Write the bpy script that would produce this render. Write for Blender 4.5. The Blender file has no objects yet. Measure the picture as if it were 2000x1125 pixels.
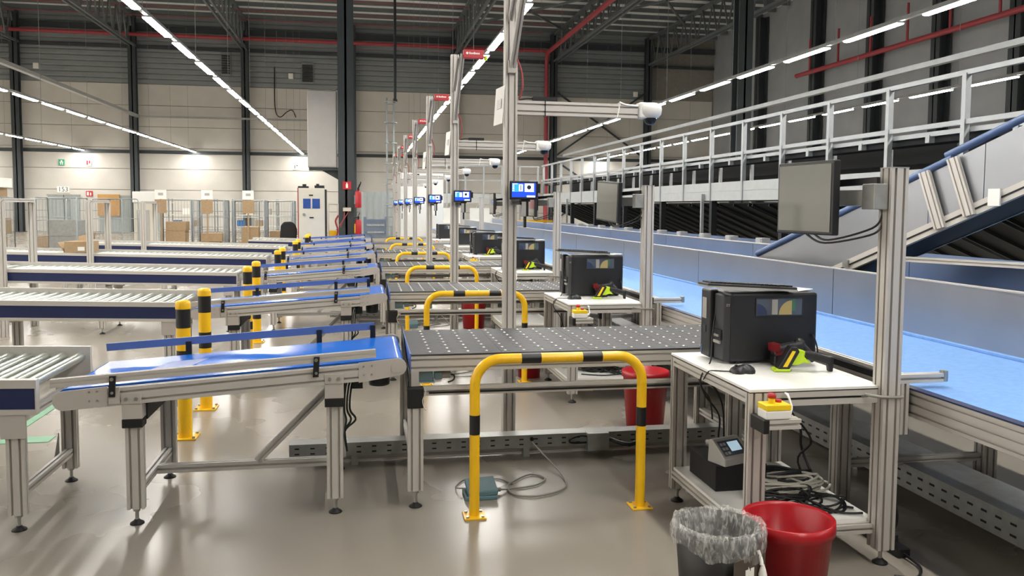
import bpy, bmesh, math, random
from mathutils import Vector, Matrix
random.seed(7)
S = bpy.context.scene
COL = S.collection

# ---------------------------------------------------------------- camera
F_PX, CY_PX, PITCH, ROLL, H_CAM = 1617.0, 514.0, 0.0677, 0.007, 1.55
yaw = math.atan((1000 - 706) / F_PX * math.cos(PITCH))
fw = Vector((math.sin(yaw) * math.cos(PITCH), math.cos(yaw) * math.cos(PITCH), -math.sin(PITCH)))
rt = Vector((math.cos(yaw), -math.sin(yaw), 0)); up = rt.cross(fw)
r2 = rt * math.cos(ROLL) + up * math.sin(ROLL); u2 = up * math.cos(ROLL) - rt * math.sin(ROLL)
cam_d = bpy.data.cameras.new('camera'); cam = bpy.data.objects.new('camera', cam_d); COL.objects.link(cam)
m = Matrix.Identity(4)
for k, v in enumerate((r2, u2, -fw)):
    for j in range(3): m[j][k] = v[j]
m.translation = Vector((0, 0, H_CAM)); cam.matrix_world = m
cam_d.sensor_fit = 'HORIZONTAL'; cam_d.sensor_width = 36; cam_d.lens = F_PX / 2000 * 36
cam_d.shift_y = -(562.5 - CY_PX) / 2000; cam_d.clip_start = 0.05; cam_d.clip_end = 300
S.camera = cam
# ---------------------------------------------------------------- world, exposure (the light itself comes from the hall's lamp rows)
w = bpy.data.worlds.new('world'); S.world = w; w.use_nodes = True
w.node_tree.nodes['Background'].inputs[0].default_value = (0.9, 0.95, 1, 1)
w.node_tree.nodes['Background'].inputs[1].default_value = 0.05
S.view_settings.view_transform = 'Standard'; S.view_settings.look = 'None'
S.view_settings.exposure = 0.32; S.view_settings.gamma = 1; S.view_settings.use_curve_mapping = False
LAMP = 92.0
LAMP_COLOR = (1.0, 0.965, 0.9)
try: S.cycles.use_denoising = True
except Exception: pass

# ---------------------------------------------------------------- helpers
def lin(h):
    h = h.lstrip('#'); o = []
    for k in (0, 2, 4):
        c = int(h[k:k + 2], 16) / 255
        o.append(c / 12.92 if c <= 0.04045 else ((c + 0.055) / 1.055) ** 2.4)
    return (*o, 1)
MATS = {}
def mat(name, col, rough=0.5, metal=0.0, var=0.12, scale=6.0, bump=0.0, emit=0.0, alpha=1.0, rvar=0.0, trans=0.0, stretch=None):
    mt = bpy.data.materials.new(name); mt.use_nodes = True; MATS[name] = mt
    nt = mt.node_tree; b = nt.nodes['Principled BSDF']; c = lin(col)
    b.inputs['Roughness'].default_value = rough; b.inputs['Metallic'].default_value = metal
    if trans: b.inputs['Transmission Weight'].default_value = trans
    if alpha < 1: b.inputs['Alpha'].default_value = alpha
    if emit:
        b.inputs['Base Color'].default_value = c
        b.inputs['Emission Color'].default_value = c; b.inputs['Emission Strength'].default_value = emit
        return mt
    tc = nt.nodes.new('ShaderNodeTexCoord'); src = tc.outputs['Object']
    if stretch:
        mp = nt.nodes.new('ShaderNodeMapping'); mp.inputs['Scale'].default_value = stretch
        nt.links.new(src, mp.inputs['Vector']); src = mp.outputs['Vector']
    n = nt.nodes.new('ShaderNodeTexNoise'); n.inputs['Scale'].default_value = scale; n.inputs['Detail'].default_value = 4
    nt.links.new(src, n.inputs['Vector'])
    r = nt.nodes.new('ShaderNodeValToRGB')
    r.color_ramp.interpolation = 'EASE'; r.color_ramp.elements[0].position = 0.15; r.color_ramp.elements[1].position = 0.85
    r.color_ramp.elements[0].color = (*[x * (1 - var) for x in c[:3]], 1)
    r.color_ramp.elements[1].color = (*[min(1, x * (1 + var * 0.6)) for x in c[:3]], 1)
    nt.links.new(n.outputs['Fac'], r.inputs['Fac']); nt.links.new(r.outputs['Color'], b.inputs['Base Color'])
    if rvar:
        mr = nt.nodes.new('ShaderNodeMapRange'); mr.inputs['To Min'].default_value = rough - rvar; mr.inputs['To Max'].default_value = rough + rvar
        nt.links.new(n.outputs['Fac'], mr.inputs['Value']); nt.links.new(mr.outputs['Result'], b.inputs['Roughness'])
    if bump:
        bp = nt.nodes.new('ShaderNodeBump'); bp.inputs['Strength'].default_value = bump; bp.inputs['Distance'].default_value = 0.01
        nt.links.new(n.outputs['Fac'], bp.inputs['Height']); nt.links.new(bp.outputs['Normal'], b.inputs['Normal'])
    return mt
mat('alu', '#c4c0ba', 0.48, 0.25, 0.02, 3)
mat('alu_plate', '#bdb7b1', 0.48, 0.2, 0.02, 8)
mat('galv', '#9d9e9b', 0.42, 0.4, 0.14, 18)  # zinc grey darkened to include the shade on the tray under the main conveyor
mat('navy', '#1b2752', 0.4, 0, 0.08)
mat('guide_blue', '#5a72ab', 0.4, 0.1, 0.08)
mat('belt_blue', '#1a72e0', 0.16, 0, 0.05, 4, rvar=0.05)
mat('belt_pale', '#6f9ad2', 0.75, 0, 0.1, 30, 0.05)
mat('steel', '#9a9da3', 0.30, 0.85, 0.08, 2, rvar=0.06)
mat('steel_blue', '#8f9db4', 0.32, 0.8, 0.08, 2)
mat('yellow', '#f5c018', 0.32, 0, 0.06, 5)
mat('black', '#151517', 0.42, 0, 0.1)
mat('black_matte', '#19191b', 0.75, 0, 0.1)
mat('rubber', '#101011', 0.6, 0, 0.1)
mat('zinc', '#a8aaa6', 0.3, 0.8, 0.1, 20)
mat('roller', '#b9c0ba', 0.28, 0.7, 0.08, 10)
mat('ball_plate', '#3b3c3e', 0.6, 0.0, 0.08, 5, rvar=0.05)
mat('ball', '#d5d3ce', 0.3, 0.7, 0.02)
mat('motor', '#3c4043', 0.4, 0.3, 0.1)
mat('cable_green', '#22302c', 0.5)
mat('cable_black', '#141414', 0.5)
mat('cable_grey', '#8c8a84', 0.5)
mat('cable_white', '#c9c5ba', 0.5)
mat('pneu', '#7f9aa0', 0.4, 0.3)
mat('white_top', '#ecebe7', 0.38, 0, 0.02)
mat('printer', '#1b1c20', 0.45, 0, 0.08, 12)
mat('printer_grey', '#2b2c30', 0.5, 0, 0.06)
mat('window_dark', '#545c6a', 0.12, 0, 0.1, 3)
mat('cream_roll', '#b5a26c', 0.5)
mat('green_part', '#3f6f58', 0.5)
mat('blue_part', '#2a3658', 0.5)
mat('yellow_light', '#f3d01a', 0.35, 0, 0.03)
mat('scan_red', '#7e1c22', 0.4)
mat('lime', '#b8d820', 0.4)
mat('red', '#a8121f', 0.33, 0, 0.05)
mat('red_dull', '#b0222c', 0.4, 0, 0.08)
mat('bin_black', '#1b1917', 0.5, 0, 0.08)
mat('bin_card', '#4b4239', 0.6, 0, 0.06)
mat('paper', '#eceae4', 0.7, 0, 0.02)
mat('print_white', '#efece4', 0.6, 0, 0.02)
mat('ink', '#2a2c2a', 0.7)
mat('card', '#a38a6a', 0.75, 0, 0.12, 20)
mat('plastic_white', '#e9e8e4', 0.35, 0, 0.03)
mat('plastic_grey', '#a9a6a2', 0.45, 0, 0.05)
mat('teal', '#587880', 0.5, 0, 0.1)
mat('screen_gloss', '#8e9090', 0.06, 0.85, 0.03)
mat('sorter_dark', '#0d0f13', 0.8, 0, 0.1)
mat('tube_blue', '#52658a', 0.4, 0.2)
mat('glass_dark', '#07080a', 0.06, 0, 0.02)
mat('dome_glass', '#0b1626', 0.05, 0, 0.02)
mat('mezz_white', '#b9bcbb', 0.45, 0.1, 0.06)
mat('mezz_post', '#aeb2b4', 0.42, 0.3, 0.08)
mat('dark_steel', '#24282b', 0.5, 0.2, 0.15, 4)
mat('dark_navy', '#0a0c12', 0.65, 0, 0.1)
mat('chute', '#2e3433', 0.6, 0.1, 0.2, 3)
mat('concrete', '#8f887d', 0.27, 0, 0.16, 0.6, 0.0, rvar=0.05)
mat('panel', '#c9c5bd', 0.7, 0, 0.05, 1.5)
mat('joint', '#8b877f', 0.8)
mat('clad', '#868b8d', 0.55, 0.1, 0.08, 1)
mat('clad_right', '#989b9d', 0.6, 0.1, 0.08, 1)
mat('column', '#3a4043', 0.55, 0.1, 0.1, 2)
mat('roof', '#e2e4e4', 0.7, 0, 0.07, 0.5)
mat('truss', '#666c6e', 0.5, 0.3, 0.1, 3)
mat('pipe_red', '#9c3a41', 0.45, 0, 0.06)
mat('lamp', '#fff8ee', 0.5, emit=LAMP)
MATS['lamp'].node_tree.nodes['Principled BSDF'].inputs['Emission Color'].default_value = (*LAMP_COLOR, 1)
mat('lamp_house', '#8f908e', 0.5, 0.2)
mat('scr_blue', '#0f3fd0', emit=1.0)
mat('scr_cyan', '#2a8cff', emit=1.1)
mat('scr_white', '#eef6ff', emit=1.1)
mat('scr_black', '#101c34', emit=0.6)
mat('lcd', '#a9c4d2', emit=0.55)
mat('cabinet_cream', '#cfcabb', 0.5, 0, 0.04)
mat('cabinet_white', '#e2e2de', 0.5, 0, 0.03)
mat('win_blue', '#2e4f93', 0.25, 0, 0.1)
mat('green_mark', '#7fae8f', 0.5, 0, 0.15, 9)
mat('door_grey', '#9aa19f', 0.5, 0, 0.05)
mat('orange', '#b88a4c', 0.6, 0, 0.1)
mat('dark_text', '#3a4a40', 0.7)
mat('sign_green', '#3f9a78', 0.6)
mat('blue_crate', '#2f6ba8', 0.5, 0, 0.05)
mat('wire', '#8f9392', 0.5, 0.5)
mat('cage', '#9aa0a2', 0.4, 0.6, 0.1)
# clear crumpled bag film
bg = mat('bag', '#e4e2de', 0.12, 0, 0.05, 38, 1.0, alpha=0.26)

nt_ = bg.node_tree; b_ = nt_.nodes['Principled BSDF']
tc_ = nt_.nodes.new('ShaderNodeTexCoord'); mp_ = nt_.nodes.new('ShaderNodeMapping'); mp_.inputs['Scale'].default_value = (1, 1, 0.35)
nz_ = nt_.nodes.new('ShaderNodeTexNoise'); nz_.inputs['Scale'].default_value = 60; nz_.inputs['Detail'].default_value = 5; nz_.inputs['Distortion'].default_value = 1.2
rp_ = nt_.nodes.new('ShaderNodeMapRange'); rp_.inputs['From Min'].default_value = 0.4; rp_.inputs['From Max'].default_value = 0.75; rp_.inputs['To Min'].default_value = 0.10; rp_.inputs['To Max'].default_value = 0.62
nt_.links.new(tc_.outputs['Object'], mp_.inputs['Vector']); nt_.links.new(mp_.outputs['Vector'], nz_.inputs['Vector']); nt_.links.new(nz_.outputs['Fac'], rp_.inputs['Value']); nt_.links.new(rp_.outputs['Result'], b_.inputs['Alpha'])

class MB:
    """collects shapes into one mesh object (coordinates in world space; build() makes them local to the parent)"""
    def __init__(s): s.v = []; s.f = []; s.sm = []
    def add(s, vs, fs, smooth=False):
        o = len(s.v); s.v += [tuple(p) for p in vs]
        for f in fs: s.f.append([i + o for i in f]); s.sm.append(smooth)
        return s
    def box(s, x0, x1, y0, y1, z0, z1):
        v = [(x, y, z) for x in (x0, x1) for y in (y0, y1) for z in (z0, z1)]
        return s.add(v, [(0, 1, 3, 2), (4, 6, 7, 5), (0, 4, 5, 1), (2, 3, 7, 6), (0, 2, 6, 4), (1, 5, 7, 3)])
    def obox(s, c, ex, ey, ez):     # oriented box: centre and three half-extent vectors
        c, ex, ey, ez = map(Vector, (c, ex, ey, ez))
        v = [c + a * ex + b * ey + d * ez for a in (-1, 1) for b in (-1, 1) for d in (-1, 1)]
        return s.add(v, [(0, 1, 3, 2), (4, 6, 7, 5), (0, 4, 5, 1), (2, 3, 7, 6), (0, 2, 6, 4), (1, 5, 7, 3)])
    def bar(s, p0, p1, w, h, upv=(0, 0, 1)):
        p0, p1 = Vector(p0), Vector(p1); a = (p1 - p0)
        sd = a.cross(Vector(upv)).normalized(); un = sd.cross(a).normalized()
        return s.obox((p0 + p1) / 2, a / 2, sd * w / 2, un * h / 2)
    def prism(s, pts, axis, a0, a1):  # polygon given in the two other axes, extruded along axis
        n = len(pts)
        def mk(p, a):
            return {'x': (a, p[0], p[1]), 'y': (p[0], a, p[1]), 'z': (p[0], p[1], a)}[axis]
        v = [mk(p, a0) for p in pts] + [mk(p, a1) for p in pts]
        f = [tuple(range(n))[::-1], tuple(range(n, 2 * n))] + [(i, (i + 1) % n, (i + 1) % n + n, i + n) for i in range(n)]
        return s.add(v, f)
    def cyl(s, p0, p1, r, n=12, r1=None, caps=True):
        p0, p1 = Vector(p0), Vector(p1); a = (p1 - p0).normalized(); r1 = r if r1 is None else r1
        t = Vector((1, 0, 0)) if abs(a.x) < 0.9 else Vector((0, 1, 0))
        x = a.cross(t).normalized(); y = a.cross(x)
        d = [x * math.cos(2 * math.pi * i / n) + y * math.sin(2 * math.pi * i / n) for i in range(n)]
        v = [p0 + q * r for q in d] + [p1 + q * r1 for q in d]
        s.add(v, [(i, i + n, (i + 1) % n + n, (i + 1) % n) for i in range(n)], True)
        if caps:
            s.add(v[:n], [tuple(range(n))]); s.add(v[n:], [tuple(range(n))[::-1]])
        return s
    def tube(s, pts, r, n=8, smooth_path=0, closed=False):
        P = [Vector(p) for p in pts]
        if smooth_path:
            Q = []
            for i in range(len(P) - 1):
                a, b, c, d = P[max(i - 1, 0)], P[i], P[i + 1], P[min(i + 2, len(P) - 1)]
                for k in range(smooth_path):
                    t = k / smooth_path
                    Q.append(0.5 * ((2 * b) + (c - a) * t + (2 * a - 5 * b + 4 * c - d) * t * t + (3 * b - a - 3 * c + d) * t ** 3))
            Q.append(P[-1]); P = Q
        v = []; px = None
        for i, p in enumerate(P):
            a = (P[min(i + 1, len(P) - 1)] - P[max(i - 1, 0)])
            a = a.normalized() if a.length > 1e-9 else Vector((0, 0, 1))
            if px is None:
                t = Vector((0, 0, 1)) if abs(a.z) < 0.9 else Vector((1, 0, 0)); px = a.cross(t).normalized()
            else:
                px = (px - a * px.dot(a)).normalized()
            y = a.cross(px)
            v += [p + (px * math.cos(2 * math.pi * k / n) + y * math.sin(2 * math.pi * k / n)) * r for k in range(n)]
        f = [(i * n + k, i * n + (k + 1) % n, (i + 1) * n + (k + 1) % n, (i + 1) * n + k) for i in range(len(P) - 1) for k in range(n)]
        s.add(v, f, True)
        s.add(v[:n], [tuple(range(n))[::-1]]); s.add(v[-n:], [tuple(range(n))]); return s
    def lathe(s, prof, c, n=24, jit=None, a0=0, a1=2 * math.pi):
        full = abs(a1 - a0 - 2 * math.pi) < 1e-6; m = n if full else n + 1; v = []
        for j, (r, z) in enumerate(prof):
            for i in range(m):
                an = a0 + (a1 - a0) * i / n; rr, zz = (r, z) if jit is None else jit(i, j, an, r, z)
                v.append((c[0] + rr * math.cos(an), c[1] + rr * math.sin(an), c[2] + zz))
        f = []
        for j in range(len(prof) - 1):
            for i in range(n): f.append((j * m + i, j * m + (i + 1) % m, (j + 1) * m + (i + 1) % m, (j + 1) * m + i))
        return s.add(v, f, True)
    def prof(s, p0, p1, w, h, upv=(0, 0, 1), mod=0.04, gw=0.0105, gd=0.014):
        """slotted aluminium profile: width w across, height h along upv, a slot every module"""
        p0, p1 = Vector(p0), Vector(p1); a = (p1 - p0)
        sd = a.cross(Vector(upv)).normalized(); un = sd.cross(a).normalized()
        nw, nh = max(1, round(w / mod)), max(1, round(h / mod)); o = []
        def edge(L, k, fx):
            for i in range(k):
                c = -L / 2 + L * (i + 0.5) / k
                for t, d in ((c - gw / 2, 0), (c - gw / 2, gd), (c + gw / 2, gd), (c + gw / 2, 0)): o.append(fx(t, d))
        ww, hh = w / 2, h / 2
        o.append((-ww, -hh)); edge(w, nw, lambda t, d: (t, -hh + d))
        o.append((ww, -hh)); edge(h, nh, lambda t, d: (ww - d, t))
        o.append((ww, hh)); edge(w, nw, lambda t, d: (-t, hh - d))
        o.append((-ww, hh)); edge(h, nh, lambda t, d: (-ww + d, -t))
        n = len(o)
        v = [p0 + sd * x + un * y for x, y in o] + [p1 + sd * x + un * y for x, y in o]
        f = [(i, (i + 1) % n, (i + 1) % n + n, i + n) for i in range(n)] + [tuple(range(n))[::-1], tuple(range(n, 2 * n))]
        return s.add(v, f)
    def sphere(s, c, r, n=10, m=6, z0=-1, z1=1):
        pr = []
        for j in range(m + 1):
            t = z0 + (z1 - z0) * j / m; a = t * math.pi / 2
            pr.append((r * math.cos(a) + 1e-5, r * math.sin(a)))
        return s.lathe(pr, c, n)
    def build(s, name, material, parent=None, bevel=0, label=None, kind=None, fixn=False):
        off = Vector((0, 0, 0)); q = parent
        while q is not None: off = off + q.location; q = q.parent
        me = bpy.data.meshes.new(name)
        me.from_pydata([(p[0] - off.x, p[1] - off.y, p[2] - off.z) for p in s.v], [], s.f)
        me.polygons.foreach_set('use_smooth', s.sm)
        b = bmesh.new(); b.from_mesh(me); bmesh.ops.recalc_face_normals(b, faces=b.faces); b.to_mesh(me); b.free()
        me.materials.append(MATS[material]); me.update()
        o = bpy.data.objects.new(name, me); COL.objects.link(o)
        if parent is not None: o.parent = parent
        if bevel:
            bm_ = o.modifiers.new('edge', 'BEVEL'); bm_.width = bevel; bm_.segments = 2; bm_.limit_method = 'ANGLE'
        if label: o['label'] = label
        if kind: o['kind'] = kind
        return o

def thing(name, label, cat, loc=(0, 0, 0), group=None):
    o = bpy.data.objects.new(name, None); COL.objects.link(o); o.location = loc; o.empty_display_size = 0.1
    return tag(o, label, cat, group)
def tag(o, label, cat, group=None, kind=None):
    o['label'] = label; o['category'] = cat
    if group: o['group'] = group
    if kind: o['kind'] = kind
    return o
def struct(o, label=None, cat=None):
    o['kind'] = 'structure'
    if label: o['label'] = label
    if cat: o['category'] = cat
    return o
def recenter(o, base):
    """move a single-mesh thing's origin to its base point"""
    b = Vector(base); o.data.transform(Matrix.Translation(-(b - o.location))); o.location = b; return o
def kids(o): return [c for c in bpy.data.objects if c.parent == o]
CH = {}
def copy_tree(o, dx=0, dy=0, dz=0, label=None, skip=()):
    c = o.copy(); COL.objects.link(c); c.location = o.location + Vector((dx, dy, dz))
    if label: c['label'] = label
    for p in o.children:
        if p.name.split('.')[0] in skip: continue
        q = p.copy(); COL.objects.link(q); q.parent = c
        for g in p.children:
            h = g.copy(); COL.objects.link(h); h.parent = q
    return c
def dup(part, parent, d):
    """another piece of the same kind under the same parent, shared mesh"""
    q = part.copy(); COL.objects.link(q); q.parent = parent; q.location = part.location + Vector(d); return q
def text(body, name, size, material, parent, loc, rot, align='CENTER'):
    cu = bpy.data.curves.new(name, 'FONT'); cu.body = body; cu.size = size; cu.align_x = align; cu.align_y = 'CENTER'; cu.extrude = 0.0004
    t_ = bpy.data.objects.new('tmp_text', cu); COL.objects.link(t_)
    dg = bpy.context.evaluated_depsgraph_get(); me = bpy.data.meshes.new_from_object(t_.evaluated_get(dg))
    bpy.data.objects.remove(t_); bpy.data.curves.remove(cu)
    me.materials.clear(); me.materials.append(MATS[material]); me.name = name
    o = bpy.data.objects.new(name, me); COL.objects.link(o)
    off = Vector((0, 0, 0)); q = parent
    while q is not None: off = off + q.location; q = q.parent
    if parent is not None: o.parent = parent
    o.location = Vector(loc) - off; o.rotation_euler = rot
    return o
ORD = ['front', 'second', 'third', 'fourth', 'fifth', 'sixth', 'seventh']

# ================================================================ THE HALL
XL, XR, YB, YF, ZR = -30.0, 21.9, 50.0, -16.0, 12.3
struct(MB().box(XL, XR + 0.3, YF, YB + 0.3, -0.2, 0).build('floor', 'concrete'), 'polished grey concrete hall floor', 'floor')
struct(MB().box(XL, XR + 0.3, YF, YB + 0.3, ZR, ZR + 0.2).build('ceiling', 'roof'), 'pale corrugated hall roof deck above trusses', 'ceiling')
wb = struct(MB().box(XL, XR + 0.3, YB + 0.06, YB + 0.3, 0, ZR).build('wall_back', 'joint'), 'far hall wall of pale panels under grey cladding', 'wall')
struct(MB().box(XL - 0.3, XL, YF, YB, 0, ZR).build('wall_left', 'panel'))
struct(MB().box(XL, XR, YF - 0.3, YF, 0, ZR).build('wall_front', 'panel'))
wr = struct(MB().box(XR + 0.06, XR + 0.3, YF, YB, 0, ZR).build('wall_right', 'clad_right'), 'dark grey side wall behind the raised sorter', 'wall')
# wall panels, one object each
base = None
for k in range(-4, 8):
    x0 = -18.5 + 6 * k
    for j in range(7):
        xa, xb = max(x0 + 0.02, XL), min(x0 + 5.98, XR)
        if xb <= xa: continue
        full = abs(xb - xa - 5.96) < 1e-6
        if full and base is not None:
            dup(base[0], wb, (x0 - base[1], 0, 1.186 * (j - base[2])))
        else:
            p = MB().box(xa, xb, YB, YB + 0.1, 1.186 * j + 0.015, 1.186 * (j + 1) - 0.015).build('wall_panel', 'panel', wb)
            if full: base = (p, x0, j)
# ribbed cladding sheets on top, one per bay
def ribs(x0, x1, z0, z1, pitch=0.30, d=0.05):
    b = MB(); pts = []; z = z0
    while z < z1 - 1e-6:
        pts += [(YB + 0.05, z), (YB + 0.05 - d, z + 0.06), (YB + 0.05 - d, z + pitch - 0.06), (YB + 0.05, z + pitch)]; z += pitch
    pts += [(YB + 0.2, z), (YB + 0.2, z0)]
    return b.prism(pts, 'x', x0, x1)
cs = None
for k in range(-1, 7):
    x0 = -18.5 + 6 * k
    if x0 + 6 > XR: break
    if cs is None: cs = (ribs(x0, x0 + 5.99, 8.31, 12.2).build('cladding_sheet', 'clad', wb), x0)
    else: dup(cs[0], wb, (x0 - cs[1], 0, 0))
# rails, girders along the wall
struct(MB().box(XL, XR, YB - 0.12, YB, 4.42, 4.6).build('trim_1', 'column'), 'dark steel girt across the far wall', 'trim')
struct(MB().box(XL, XR, YB - 0.25, YB, 11.2, 11.5).build('trim_2', 'column'), 'dark eaves girder on the far wall', 'trim')
struct(MB().box(XL, XR, YB - 0.2, YB, 10.25, 10.4).build('trim_3', 'column'), 'thin dark rail below the red sprinkler main', 'trim')
# columns
def column(x, y, wd, z1, name='column', label=None, side=False):
    b = MB(); hw = wd / 2
    if side: b.box(x - hw, x - hw + 0.05, y - hw, y + hw, 0, z1).box(x + hw - 0.05, x + hw, y - hw, y + hw, 0, z1).box(x - hw, x + hw, y - 0.03, y + 0.03, 0, z1); o = b.build(name, 'column'); recenter(o, (x, y, 0)); return struct(o, label, 'column')
    b.box(x - hw, x + hw, y - hw, y - hw + 0.05, 0, z1).box(x - hw, x + hw, y + hw - 0.05, y + hw, 0, z1).box(x - 0.03, x + 0.03, y - hw, y + hw, 0, z1)
    b.box(x - hw - 0.05, x + hw + 0.05, y - hw - 0.05, y + hw + 0.05, 0, 0.03)
    o = b.build(name, 'column'); recenter(o, (x, y, 0))
    return struct(o, label, 'column')
c0 = column(-18.5, YB - 0.35, 0.4, 12)
names = ['third', 'fourth', 'fifth', 'sixth', 'seventh', 'eighth']
for k in range(1, 7): 
    c = c0.copy(); COL.objects.link(c); c.location.x = -18.5 + 6 * k
    c['label'] = 'dark steel column on the far wall, %s from the left' % ['first', 'second', 'third', 'fourth', 'fifth', 'sixth'][k - 1]
c0['label'] = 'dark steel column at the far left end of the back wall'
column(-0.43, 24, 0.44, ZR, label='tall dark steel column with the extinguisher sign')
column(11.6, 24.3, 0.46, ZR, label='tall dark column rising behind the raised sorter')
column(-12.5, 30.5, 0.44, ZR, label='dark column at the left picture edge')
for i, y in enumerate((24.6, 28.5, 32.7, 37.3, 43.0)):
    column(XR - 0.25, y, 0.5, 12, label='dark column on the side wall, %s from the near end' % ['first', 'second', 'third', 'fourth', 'fifth'][i], side=True)
# cross bracing in the bay right of the red riser
br = thing('wall_bracing', 'crossed dark steel bracing bars on the far wall', 'bracing', (14.5, YB - 0.2, 0))
for a, b_ in (((11.7, 8.6), (17.3, 4.7)), ((11.7, 4.7), (17.3, 8.6)), ((11.7, 4.4), (17.3, 0.8)), ((11.7, 0.8), (17.3, 4.4))):
    MB().bar((a[0], YB - 0.2, a[1]), (b_[0], YB - 0.2, b_[1]), 0.1, 0.1).build('brace_bar', 'column', br)
# roof purlins
pu = None
for i in range(16):
    y = 27 + i * 1.5
    if pu is None:
        pu = MB().box(XL, XR, y - 0.05, y + 0.05, ZR - 0.22, ZR).build('roof_purlin', 'truss'); recenter(pu, (0, y, ZR - 0.22)); first = y
        struct(pu, None, 'purlin'); pu['label'] = 'thin dark purlin under the roof deck'; pu['group'] = 'roof purlins'
    else:
        q = pu.copy(); COL.objects.link(q); q.location.y = y
# roof trusses along the hall
def truss(x, label):
    y0, y1, zb, zt = 22.0, YB - 0.1, 10.35, 11.95
    t = thing('roof_truss', label, 'roof truss', (x, y0, zb), 'roof trusses')
    for s_ in (-0.13, 0.13): MB().box(x + s_ - 0.05, x + s_ + 0.05, y0, y1, zb - 0.06, zb + 0.06).build('bottom_chord', 'truss', t)
    MB().box(x - 0.15, x + 0.15, y0, y1, zt - 0.07, zt + 0.07).build('top_chord', 'truss', t)
    n = 22; dy = (y1 - y0) / n
    a = MB().bar((x, y0, zb), (x, y0 + dy / 2, zt), 0.07, 0.07, (1, 0, 0)).build('web_bar', 'truss', t)
    b2 = MB().bar((x, y0 + dy / 2, zt), (x, y0 + dy, zb), 0.07, 0.07, (1, 0, 0)).build('web_bar', 'truss', t)
    for i in range(1, n):
        dup(a, t, (0, i * dy, 0)); dup(b2, t, (0, i * dy, 0))
    return t
t0 = truss(-6.5, 'lattice roof truss ending over the fourth wall column')
for x, l in ((-12.5, 'lattice roof truss left of the long lamp row'), (-18.5, 'lattice roof truss at the far left of the roof'), (5.5, 'lattice roof truss above the camera posts'),
             (11.6, 'lattice roof truss beside the red sprinkler pipe'), (17.6, 'lattice roof truss at the far right of the roof')):
    copy_tree(t0, dx=x + 6.5, label=l)
cb = thing('roof_bracing', 'crossed bracing bars between the right roof trusses', 'bracing', (14.6, 40, 11.0))
for (xa, ya, xb, yb) in ((11.6, 34, 17.6, 44), (17.6, 34, 11.6, 44), (5.5, 38, 11.6, 47), (11.6, 38, 5.5, 47)):
    MB().bar((xa, ya, 11.6), (xb, yb, 11.6), 0.1, 0.1).build('brace_bar', 'truss', cb)
# sprinkler pipes
o = MB().tube([(XL, YB - 0.75, 10.9), (10.9, YB - 0.75, 10.9)], 0.11, 10).build('sprinkler_pipe', 'pipe_red'); recenter(o, (-5, YB - 0.5, 10.77)); tag(o, 'red sprinkler main running across the far wall', 'pipe')
o = MB().tube([(10.95, 26, 10.75), (10.95, YB - 1.2, 10.75), (10.95, YB - 0.9, 10.5), (10.95, YB - 0.8, 10.0), (10.95, YB - 0.8, 0)], 0.13, 10).build('sprinkler_riser', 'pipe_red'); recenter(o, (10.95, YB - 0.8, 0)); tag(o, 'red sprinkler riser running down beside the far wall column', 'pipe')
o = thing('side_sprinkler_pipe', 'red pipe with short drops along the side wall', 'pipe', (XR - 0.9, 30, 8.0))
MB().tube([(XR - 0.9, 18, 8.05), (XR - 0.9, 38, 8.05)], 0.11, 8).build('main_pipe', 'pipe_red', o)
d0 = MB().tube([(XR - 0.9, 20, 8.05), (XR - 0.9, 20, 9.6)], 0.05, 6).build('branch_pipe', 'pipe_red', o)
for i in range(1, 8): dup(d0, o, (0, i * 2.4, 0))
for i, y in enumerate((43.0, 46.0, 48.3)):
    o = MB().tube([(XL, y, 11.75), (10.5, y, 11.75)], 0.022, 6).build('sprinkler_branch', 'pipe_red'); recenter(o, (-5, y, 11.7))
    tag(o, 'thin red sprinkler branch under the roof, %s from the far wall' % ['third', 'second', 'first'][i], 'pipe')
# ---- lamp rows
LY0, PITCH_L, LL = 14.29, 2.12, 1.5
def lamp_row(x, z, y_lo, y_hi, label):
    t = thing('lamp_row', label, 'strip light', (x, 20, z), 'rows of strip lamps')
    MB().box(x - 0.035, x + 0.035, y_lo, y_hi, z + 0.06, z + 0.12).build('trunk_rail', 'lamp_house', t)
    k0 = math.ceil((y_lo - LY0) / PITCH_L); k1 = math.floor((y_hi - LL - LY0) / PITCH_L)
    lm = wr_ = None
    for k in range(k0, k1 + 1):
        y = LY0 + k * PITCH_L
        if lm is None:
            b = MB(); pts = [(x - 0.066, z + 0.035), (x - 0.058, z + 0.016), (x - 0.025, z + 0.01), (x + 0.025, z + 0.01), (x + 0.058, z + 0.016), (x + 0.066, z + 0.035)]
            b.prism(pts, 'y', y, y + LL); lm = b.build('lamp', 'lamp', t); ly = y
            MB().box(x - 0.07, x + 0.07, y - 0.01, y + LL + 0.01, z + 0.0352, z + 0.06).build('lamp_housing', 'lamp_house', lm)
            wr_ = MB().cyl((x, y - 0.24, z + 0.12), (x, y - 0.24, ZR), 0.006, 5, caps=False).build('suspension_wire', 'wire', t)
        else:
            q = dup(lm, t, (0, y - ly, 0)); hs = lm.children[0].copy(); COL.objects.link(hs); hs.parent = q
            if k % 2 == 0: dup(wr_, t, (0, y - ly, 0))
lamp_row(-3.37, 4.5, 4.4, 49.9, 'long row of strip lamps over the roller conveyors')
lamp_row(2.43, 4.5, -6, 45.5, 'row of strip lamps above the line of camera posts')
lamp_row(-9.3, 4.5, -8, 49.9, 'row of strip lamps over the roll cages at left')
lamp_row(-15.2, 4.5, -8, 49.9, 'leftmost row of strip lamps near the wall door')
lamp_row(-21.1, 4.5, -8, 49.9, 'added unseen row of strip lamps beyond the left picture edge')  # unseen, like the next row; both added to brighten the left side and monitor reflections
lamp_row(-27.0, 4.5, -8, 49.9, 'added unseen outermost row of strip lamps by the left hall wall')
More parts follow.
